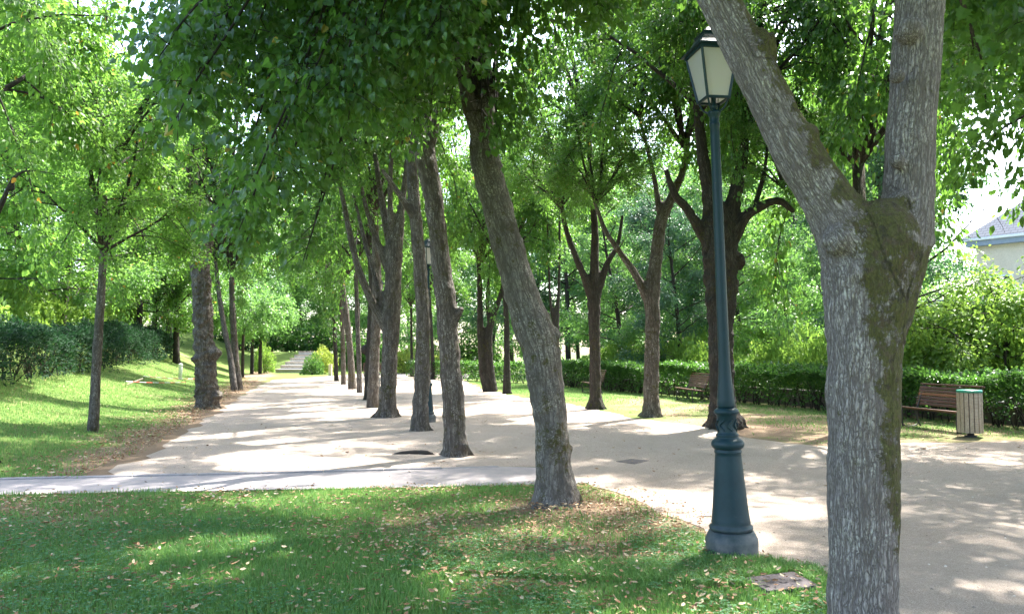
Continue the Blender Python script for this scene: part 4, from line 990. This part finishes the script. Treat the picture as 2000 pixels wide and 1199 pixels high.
# ------------------------------------------------------------------ street lamp
def lamp(loc, label, group, tilt=0.0, rz=0.0):
    root = empty('street_lamp', loc, label, 'street lamp', group)
    root.rotation_euler = (0, tilt, rz)
    MB().lathe([(.200, -.05), (.202, .0), (.206, .155), (.204, .175), (.196, .19), (.190, .205), (.176, .232), (.160, .240)], 48).build('plinth', M['lamp'], root, 0, True)
    MB().lathe([(.158, .241), (.166, .246), (.171, .258), (.168, .272), (.156, .280), (.152, .29), (.154, .30), (.148, .33), (.138, .42), (.125, .56), (.113, .70), (.104, .81), (.102, .83), (.108, .838), (.108, .852), (.101, .858), (.108, .866)], 12 if False else 48).build('base', M['lamp'], root, 0, True)
    MB().lathe([(.108, .867), (.122, .878), (.129, .895), (.129, .912), (.120, .930), (.104, .942), (.090, .950), (.086, .962), (.090, .968), (.090, .978), (.080, .984), (.076, 1.0), (.0735, 1.07), (.078, 1.12), (.088, 1.132), (.098, 1.142), (.099, 1.156), (.090, 1.168), (.078, 1.176), (.070, 1.182)], 48).build('collar', M['lamp'], root, 0, True)
    o_ = MB()
    for k in range(8):
        a = k * math.pi / 4; R = Matrix.Rotation(a, 3, 'Z')
        pts = [R @ Vector((.0745 + .006 * math.sin(t * 3.14), .02 * math.cos(t * 6.28), 1.005 + .09 * t)) for t in np.linspace(0, 1, 9)]
        o_.tube(pts, .006, 6)
    o_.build('ornament', M['lamp'], root, 0, True)
    # octagonal-ish shaft, slimmer upwards
    MB().lathe([(.068, 1.181), (.072, 1.20), (.070, 1.24), (.058, 1.36), (.050, 1.46), (.046, 1.56), (.044, 2.0), (.041, 2.6), (.038, 3.30), (.038, 3.36), (.043, 3.37), (.043, 3.39), (.038, 3.395), (.040, 3.44), (.050, 3.455), (.053, 3.47), (.050, 3.485), (.030, 3.49)], 24).build('shaft', M['lamp'], root, 0, True)
    lt = bpy.data.objects.new('lantern', None); COL.objects.link(lt); lt.parent = root; lt.empty_display_size = .1; lt.location = (0, 0, 0); lt.rotation_euler = (0, 0, math.radians(10))
    def fr(z0, h0, z1, h1, t):
        m = MB()
        for sx, sy in ((1, 1), (1, -1), (-1, 1), (-1, -1)): m.tube([(sx * h0, sy * h0, z0), (sx * h1, sy * h1, z1)], t, 4)
        return m
    zb, zt, hb, ht = 3.575, 3.945, .094, .156
    m = fr(zb, hb, zt, ht, .0125)
    for (z, h, t) in ((zb, hb, .018), (zt, ht, .026)):
        for s in (1, -1):
            m.box((0, s * h, z), (2 * h + t, t, t)); m.box((s * h, 0, z), (t * .98, 2 * h - t, t * .98))
    m.build('lantern_frame', M['lamp'], lt)
    # short brackets from the column head to the frame corners
    for sx, sy in ((1, 1), (1, -1), (-1, 1), (-1, -1)):
        MB().tube(catmull(np.array([(sx * .025, sy * .025, 3.47), (sx * .060, sy * .060, 3.50), (sx * .078, sy * .078, 3.54), (sx * hb * .95, sy * hb * .95, zb - .004)]), 4), .008, 6).build('bracket', M['lamp'], lt, 0, True)
    MB().lathe([(.018, 3.475), (.018, 3.50), (.030, 3.51), (.030, 3.53), (.020, 3.545), (.020, 3.60), (.028, 3.62), (.028, 3.66)], 16).build('burner', M['lamp'], lt, 0, True)
    for k in range(4):
        R = Matrix.Rotation(k * math.pi / 2, 3, 'Z'); e = .004
        V = [(-hb + .006, -hb + e, zb + .008), (hb - .006, -hb + e, zb + .008), (ht - .008, -ht + e, zt - .010), (-ht + .008, -ht + e, zt - .010)]
        V = V + [(a, b + .005, c) for a, b, c in V]; V = [R @ Vector(p) for p in V]
        MB().add(V, [(0, 1, 2, 3), (7, 6, 5, 4), (0, 4, 5, 1), (1, 5, 6, 2), (2, 6, 7, 3), (3, 7, 4, 0)]).build('pane', M['pane'], lt)
    V = lambda h, z: [(-h, -h, z), (h, -h, z), (h, h, z), (-h, h, z)]
    rf = MB(); lv = [(ht + .038, zt + .012), (ht + .034, zt + .032), (ht + .002, zt + .050), (.098, zt + .165), (.107, zt + .170), (.107, zt + .184), (.084, zt + .195), (.060, zt + .235), (.028, zt + .255)]
    vs = []; [vs.extend(V(h, z)) for h, z in lv]; fs = [(3, 2, 1, 0), tuple(4 * (len(lv) - 1) + k for k in range(4))]
    for i in range(len(lv) - 1):
        for k in range(4): fs.append((4 * i + k, 4 * i + (k + 1) % 4, 4 * i + 4 + (k + 1) % 4, 4 * i + 4 + k))
    rf.add(vs, fs).build('lantern_roof', M['lamp'], lt, .003)
    def remap(o):
        for c in o.children:
            if c.type == 'MESH':
                for v in c.data.vertices: v.co.z = float(np.interp(v.co.z, [-1, 0, .155, .9, 1.15, 3.48, 3.575, 3.945, 4.2, 5], [-1, 0, .108, .87, 1.13, 3.59, 3.688, 4.087, 4.30, 5.1]))
            remap(c)
    remap(root)
    return root
lb = G(1430, 1082)
lamp(lb, 'teal green lantern street lamp standing at the lawn edge in the foreground', 'old style lantern lamps', -.0245)
lamp(G(834, 824), 'far teal street lamp half hidden behind the slim dark tree with the orange scar', 'old style lantern lamps', 0, .5)
lamp(G(735, 778), 'farthest street lamp, hidden between the mossy brown tree and the broad grey tree', 'old style lantern lamps', 0, .5)

# ------------------------------------------------------------------ benches and bin
def bench(fl, fr_, label, warm=False):
    fl = np.array(fl); fr_ = np.array(fr_); L = np.linalg.norm(fr_ - fl); c = (fl + fr_) / 2; d = (fr_ - fl) / L; rz = math.atan2(d[1], d[0])
    root = empty('bench', (c[0], c[1], float(H(c[0], c[1]))), label, 'bench', 'slatted park benches by the right hedge', rz)   # local +x along, front at y=0, back +y
    for i, yy in enumerate((.02, .11, .20, .29, .38)):
        MB().box((0, yy, .43 - .012 * i), (L, .075, .028)).build('seat_slat', M['bench_wood'], root, .006)
    R = Matrix.Rotation(math.radians(-18), 3, 'X')
    for i in range(6):
        z = .50 + .070 * i; yy = .455 + (z - .50) * .32
        MB().box((0, yy, z), (L, .024, .058), R).build('back_slat', M['bench_orange'] if (warm and i == 3) else M['bench_wood'], root, .005)
    MB().box((0, .455 + .44 * .32, .925 - .0), (L, .05, .03), R).build('back_slat', M['bench_wood'], root, .005)
    for s in (-1, 1):
        m = MB(); x = s * (L / 2 - .09)
        m.tube(catmull(np.array([(x, .03, -.01), (x, .015, .2), (x, .03, .405)]), 5), .020, 8)
        m.tube(catmull(np.array([(x, .48, -.01), (x, .40, .16), (x, .385, .36), (x, .47, .56), (x, .61, .93)]), 5), .020, 8)
        m.tube(catmull(np.array([(x, .02, .405), (x, .2, .385), (x, .40, .37)]), 4), .018, 8)
        m.tube(catmull(np.array([(x, .02, .06), (x, .10, .015), (x, .25, .005), (x, .40, .05), (x, .41, .14)]), 5), .014, 8)
        m.build('end_frame', M['iron'], root, 0, True)
    m = MB(); m.tube([(-L / 2 + .09, .20, .365), (L / 2 - .09, .20, .365)], .012, 6); m.build('stretcher', M['iron'], root)
    return root
bench((8.55, 17.1), (8.88, 15.35), 'brown slatted bench beside the wooden bin at the right', True)
b2 = G(1338, 787); bench((b2[0] + .05, b2[1] + 1.7), (b2[0] + .25, b2[1]), 'brown bench half hidden behind the massive dark tree')
b3 = G(1143, 770); bench((b3[0] + .0, b3[1] + 1.7), (b3[0] + .25, b3[1]), 'brown bench half hidden behind the slender V-forked tree')
fbn = np.array([gb(735, 52), 52]); bench((fbn[0] - .9, 52), (fbn[0] + .9, 52.2), 'far bench in the sunny clearing between the trunks')
bn = G(1896, 853); bn_root = empty('litter_bin', bn, 'wooden slatted litter bin with a green lid next to the bench', 'litter bin')
for k in range(16):
    a = k * 2 * math.pi / 16; MB().box((.205 * math.cos(a), .205 * math.sin(a), .465), (.022, .068, .76), Matrix.Rotation(a, 3, 'Z')).build('slat', M['bin_wood'], bn_root, .005)
MB().lathe([(.12, .09), (.185, .10), (.188, .82), (.12, .83)], 28).build('liner', M['iron'], bn_root, 0, True)
MB().lathe([(.218, .848), (.222, .852), (.222, .885), (.212, .898), (.10, .905)], 32).build('lid', M['bin_green'], bn_root, 0, True)
MB().lathe([(.11, -.01), (.11, .02), (.06, .03), (.06, .10)], 20).build('foot', M['iron'], bn_root, 0, True)

# ------------------------------------------------------------------ posts, tape, steps, wall
pw = G(352, 741); pr_ = empty('marker_post', pw, 'white round-topped post standing on the left grass bank', 'post')
MB().lathe([(.085, -.05), (.085, .62), (.083, .64)], 20).build('post', M['white'], pr_, 0, True); MB().lathe([(.083, .641), (.10, .65), (.10, .72), (.08, .745), (.03, .755)], 20).build('cap', M['white'], pr_, 0, True)
p2 = G(645, 734); pq = MB(); pq.box((0, 0, .38), (.22, .22, .8)); pq.box((0, 0, .80), (.25, .25, .05)); o = pq.build('stone_post', M['render_wall'], None, .01, loc=p2); tag(o, 'small pale stone post at the far end of the path right of the steps', 'post')
tp = empty('barrier_tape', G(290, 752), 'red and white tape strung low on thin stakes across the left grass', 'tape'); tl_ = np.array(tp.location)
stk = [G(245, 757), G(280, 750), G(362, 756), G(385, 752)]
M['tape_red'] = NT('red_tape'); M['tape_red'].pbr((.55, .06, .05), .5); M['tape_red'] = M['tape_red'].m
for q in stk: MB().tube([q - tl_ + (0, 0, -.03), q - tl_ + (0.01, 0, .30)], .008, 6).build('stake', M['bench_wood'], tp)
for (a, b, hh) in ((0, 2, .22), (1, 3, .30)):
    for k in range(10):
        u0, u1 = k / 10, (k + .985) / 10; pa = stk[a] + (stk[b] - stk[a]) * u0; pb = stk[a] + (stk[b] - stk[a]) * u1; sag = lambda u: -.04 * math.sin(u * math.pi)
        MB().tube([pa - tl_ + (0, 0, hh + sag(u0)), pb - tl_ + (0, 0, hh + sag(u1))], .013, 4).build('tape', M['tape_red' if k % 2 else 'tape'], tp)
sq = G(248, 752); so = MB(); so.tube([(0, 0, .02), (.32, .5, .22)], .025, 6); o = so.build('wooden_stick', M['bin_wood'], None, loc=sq); tag(o, 'pale wooden stick lying aslant on the left grass bank', 'stick')

stp = empty('stone_steps', (gb(572, 63), 63, 0), 'broad pale stone steps climbing the slope at the far end of the path', 'steps'); 
for i in range(6):
    z1 = .30 * (i + 1); y0 = i * 1.35
    MB().box((0.25 * 0, y0 + .75 - 0, z1 - .2), (2.75, 1.5, .40)).build('step', M['step'], stp, .02)
    MB().box((0, y0 - .01, z1 - .03), (2.85, .16, .055)).build('shadow_line', M['wallstone'], stp, .01)  # dark strip standing in for the shadow line along each step edge

wa, wb = np.array((13.4, 12.4)), np.array((2.5, 39.8)); wd = (wb - wa); wL = np.linalg.norm(wd); wd /= wL
wr = empty('garden_wall', (*((wa + wb) / 2), 0), 'low dark stone wall running behind the right hedge', 'wall', None, math.atan2(wd[1], wd[0]))
MB().box((0, 0, .20), (wL, .30, .48)).build('wall', M['wallstone'], wr, .01); MB().box((0, 0, .46), (wL, .36, .05)).build('coping', M['wallstone'], wr, .01)

# ------------------------------------------------------------------ the house at the right
hc = P(1880, 472, 40.0); hz = hc[2]
hd_ = norm(np.array([1.7, -2.3, 0])); hn = np.array([-hd_[1], hd_[0], 0])    # along the facade towards the viewer; hn points away
ha = math.atan2(hd_[1], hd_[0])
house = empty('house', (hc[0], hc[1], 0), 'cream rendered house with a grey slate hip roof behind the trees at the right', 'house', None, ha)
W, Dp = 15.0, 9.0; sgn = 1
MB().box((W / 2, Dp / 2 * sgn, hz / 2 - .15), (W - .9, Dp - .9, hz - .3)).build('wall', M['render_wall'], house)
m = MB(); m.box((W / 2, sgn * Dp / 2, hz - .16), (W - .16, Dp - .16, .28)); m.build('fascia', M['fascia'], house)
m = MB(); m.box((W / 2, sgn * Dp / 2, hz + .05), (W + .1, Dp + .1, .14)); m.build('gutter', M['white'], house, .02)
rv = [(-.05, -.05, hz + .125), (W + .05, -.05, hz + .125), (W + .05, Dp + .05, hz + .125), (-.05, Dp + .05, hz + .125), (Dp / 2, Dp / 2, hz + 4.2), (W - Dp / 2, Dp / 2, hz + 4.2)]
MB().add(rv, [(0, 1, 5, 4), (1, 2, 5), (2, 3, 4, 5), (3, 0, 4), (3, 2, 1, 0)]).build('roof', M['slate'], house)
for k in range(5):
    for z in (1.9, 4.8):
        wx = 1.6 + k * 2.7; wobj = MB().box((wx, .447, z), (1.1, .06, 1.6)).build('window', M['white'], house, .01)
        g_ = MB(); g_.box((wx - .26, .41, z), (.42, .03, 1.4)); g_.box((wx + .26, .41, z), (.42, .03, 1.4)); g_.build('pane', M['darkglass'], wobj)
        s_o = MB().box((wx, .40, z - .86), (1.3, .2, .10)).build('sill', M['white'], wobj)
for k in range(3):
    for z in (1.9, 4.8):
        wy = 1.8 + k * 2.6; wobj = MB().box((.447, wy, z), (.06, 1.1, 1.6)).build('window', M['white'], house, .01)
        g_ = MB(); g_.box((.41, wy - .26, z), (.03, .42, 1.4)); g_.box((.41, wy + .26, z), (.03, .42, 1.4)); g_.build('pane', M['darkglass'], wobj)
an = P(1782, 592, 34.0); ann = empty('annex', (an[0], an[1], 0), 'low cream flat-roofed building seen behind the leaves right of the forked trunk', 'house', None, ha * .35)
ah = an[2]
MB().box((4.5, 2.5, ah / 2 - .1), (8.8, 4.8, ah - .2)).build('wall', M['render_wall'], ann); MB().box((4.5, 2.5, ah), (9.1, 5.1, .22)).build('roof', M['fascia'], ann, .02)
for k in range(4):
    wobj = MB().box((1.5 + 2.1 * k, .09, 1.9), (.9, .06, 1.5)).build('window', M['white'], ann, .01); MB().box((1.5 + 2.1 * k, .05, 1.9), (.74, .03, 1.34)).build('pane', M['darkglass'], wobj)
    MB().box((1.5 + 2.1 * k, .03, 1.08), (1.1, .16, .10)).build('sill', M['white'], wobj)

# ------------------------------------------------------------------ leaves cut away along the sun's rays to put sun patches on the ground
gaps = [(350, 1090, .6), (255, 1120, .45), (130, 1130, .3), (440, 1072, .32), (40, 1125, .25), (720, 965, .25), (850, 955, .25), (500, 905, .75), (650, 905, .7), (760, 910, .45), (430, 948, .5), (590, 940, .4),
        (400, 855, .7), (520, 862, .5), (600, 800, .8), (470, 797, .7), (700, 805, .5), (100, 800, 1.3), (250, 812, 1.1), (20, 800, 1.2), (300, 765, 1.3), (170, 775, 1.2), (350, 790, .9), (560, 765, .8), (650, 770, .7)]
sd = np.array(sv); GP = np.array([G(a, b) for a, b, _ in gaps]); GR_ = np.array([r_ for _, _, r_ in gaps])
bpy.context.view_layer.update()
for o in list(bpy.data.objects):
    if not o.name.startswith('crown') or o.type != 'MESH': continue
    mw = np.array(o.matrix_world); me = o.data; n = len(me.vertices)
    cen = mw[:3, 3]
    if cen[1] > 60: continue
    co = np.empty(n * 3, np.float32); me.vertices.foreach_get('co', co); co = co.reshape(-1, 3) @ mw[:3, :3].T + mw[:3, 3]
    kill = np.zeros(n, bool); cg = co - (co[:, 2:3] / sd[2]) * sd; cg[:, 2] = 0; wob_ = 1 + .6 * vn(cg, .9, 300) + .45 * vn(cg, 2.8, 301)
    for g_, rr in zip(GP, GR_):
        d = co - g_; t_ = d @ sd; perp = np.linalg.norm(d - t_[:, None] * sd, axis=1)
        kill |= (perp < rr * wob_) & (t_ > 0)
    if not kill.any(): continue
    F_ = np.empty(len(me.loops), np.int32); me.loops.foreach_get('vertex_index', F_); F_ = F_.reshape(-1, 3)
    rnd = np.empty(n, np.float32); me.attributes['rnd'].data.foreach_get('value', rnd)
    F_ = F_[~kill[F_].any(1)]; used = np.zeros(n, bool); used[F_] = True; idx = np.cumsum(used) - 1
    lc = np.empty(n * 3, np.float32); me.vertices.foreach_get('co', lc); lc = lc.reshape(-1, 3)
    nm = mesh_tris('crown', lc[used], idx[F_], {'rnd': rnd[used]}); nm.materials.append(me.materials[0]); o.data = nm
print('objects', len(bpy.data.objects))
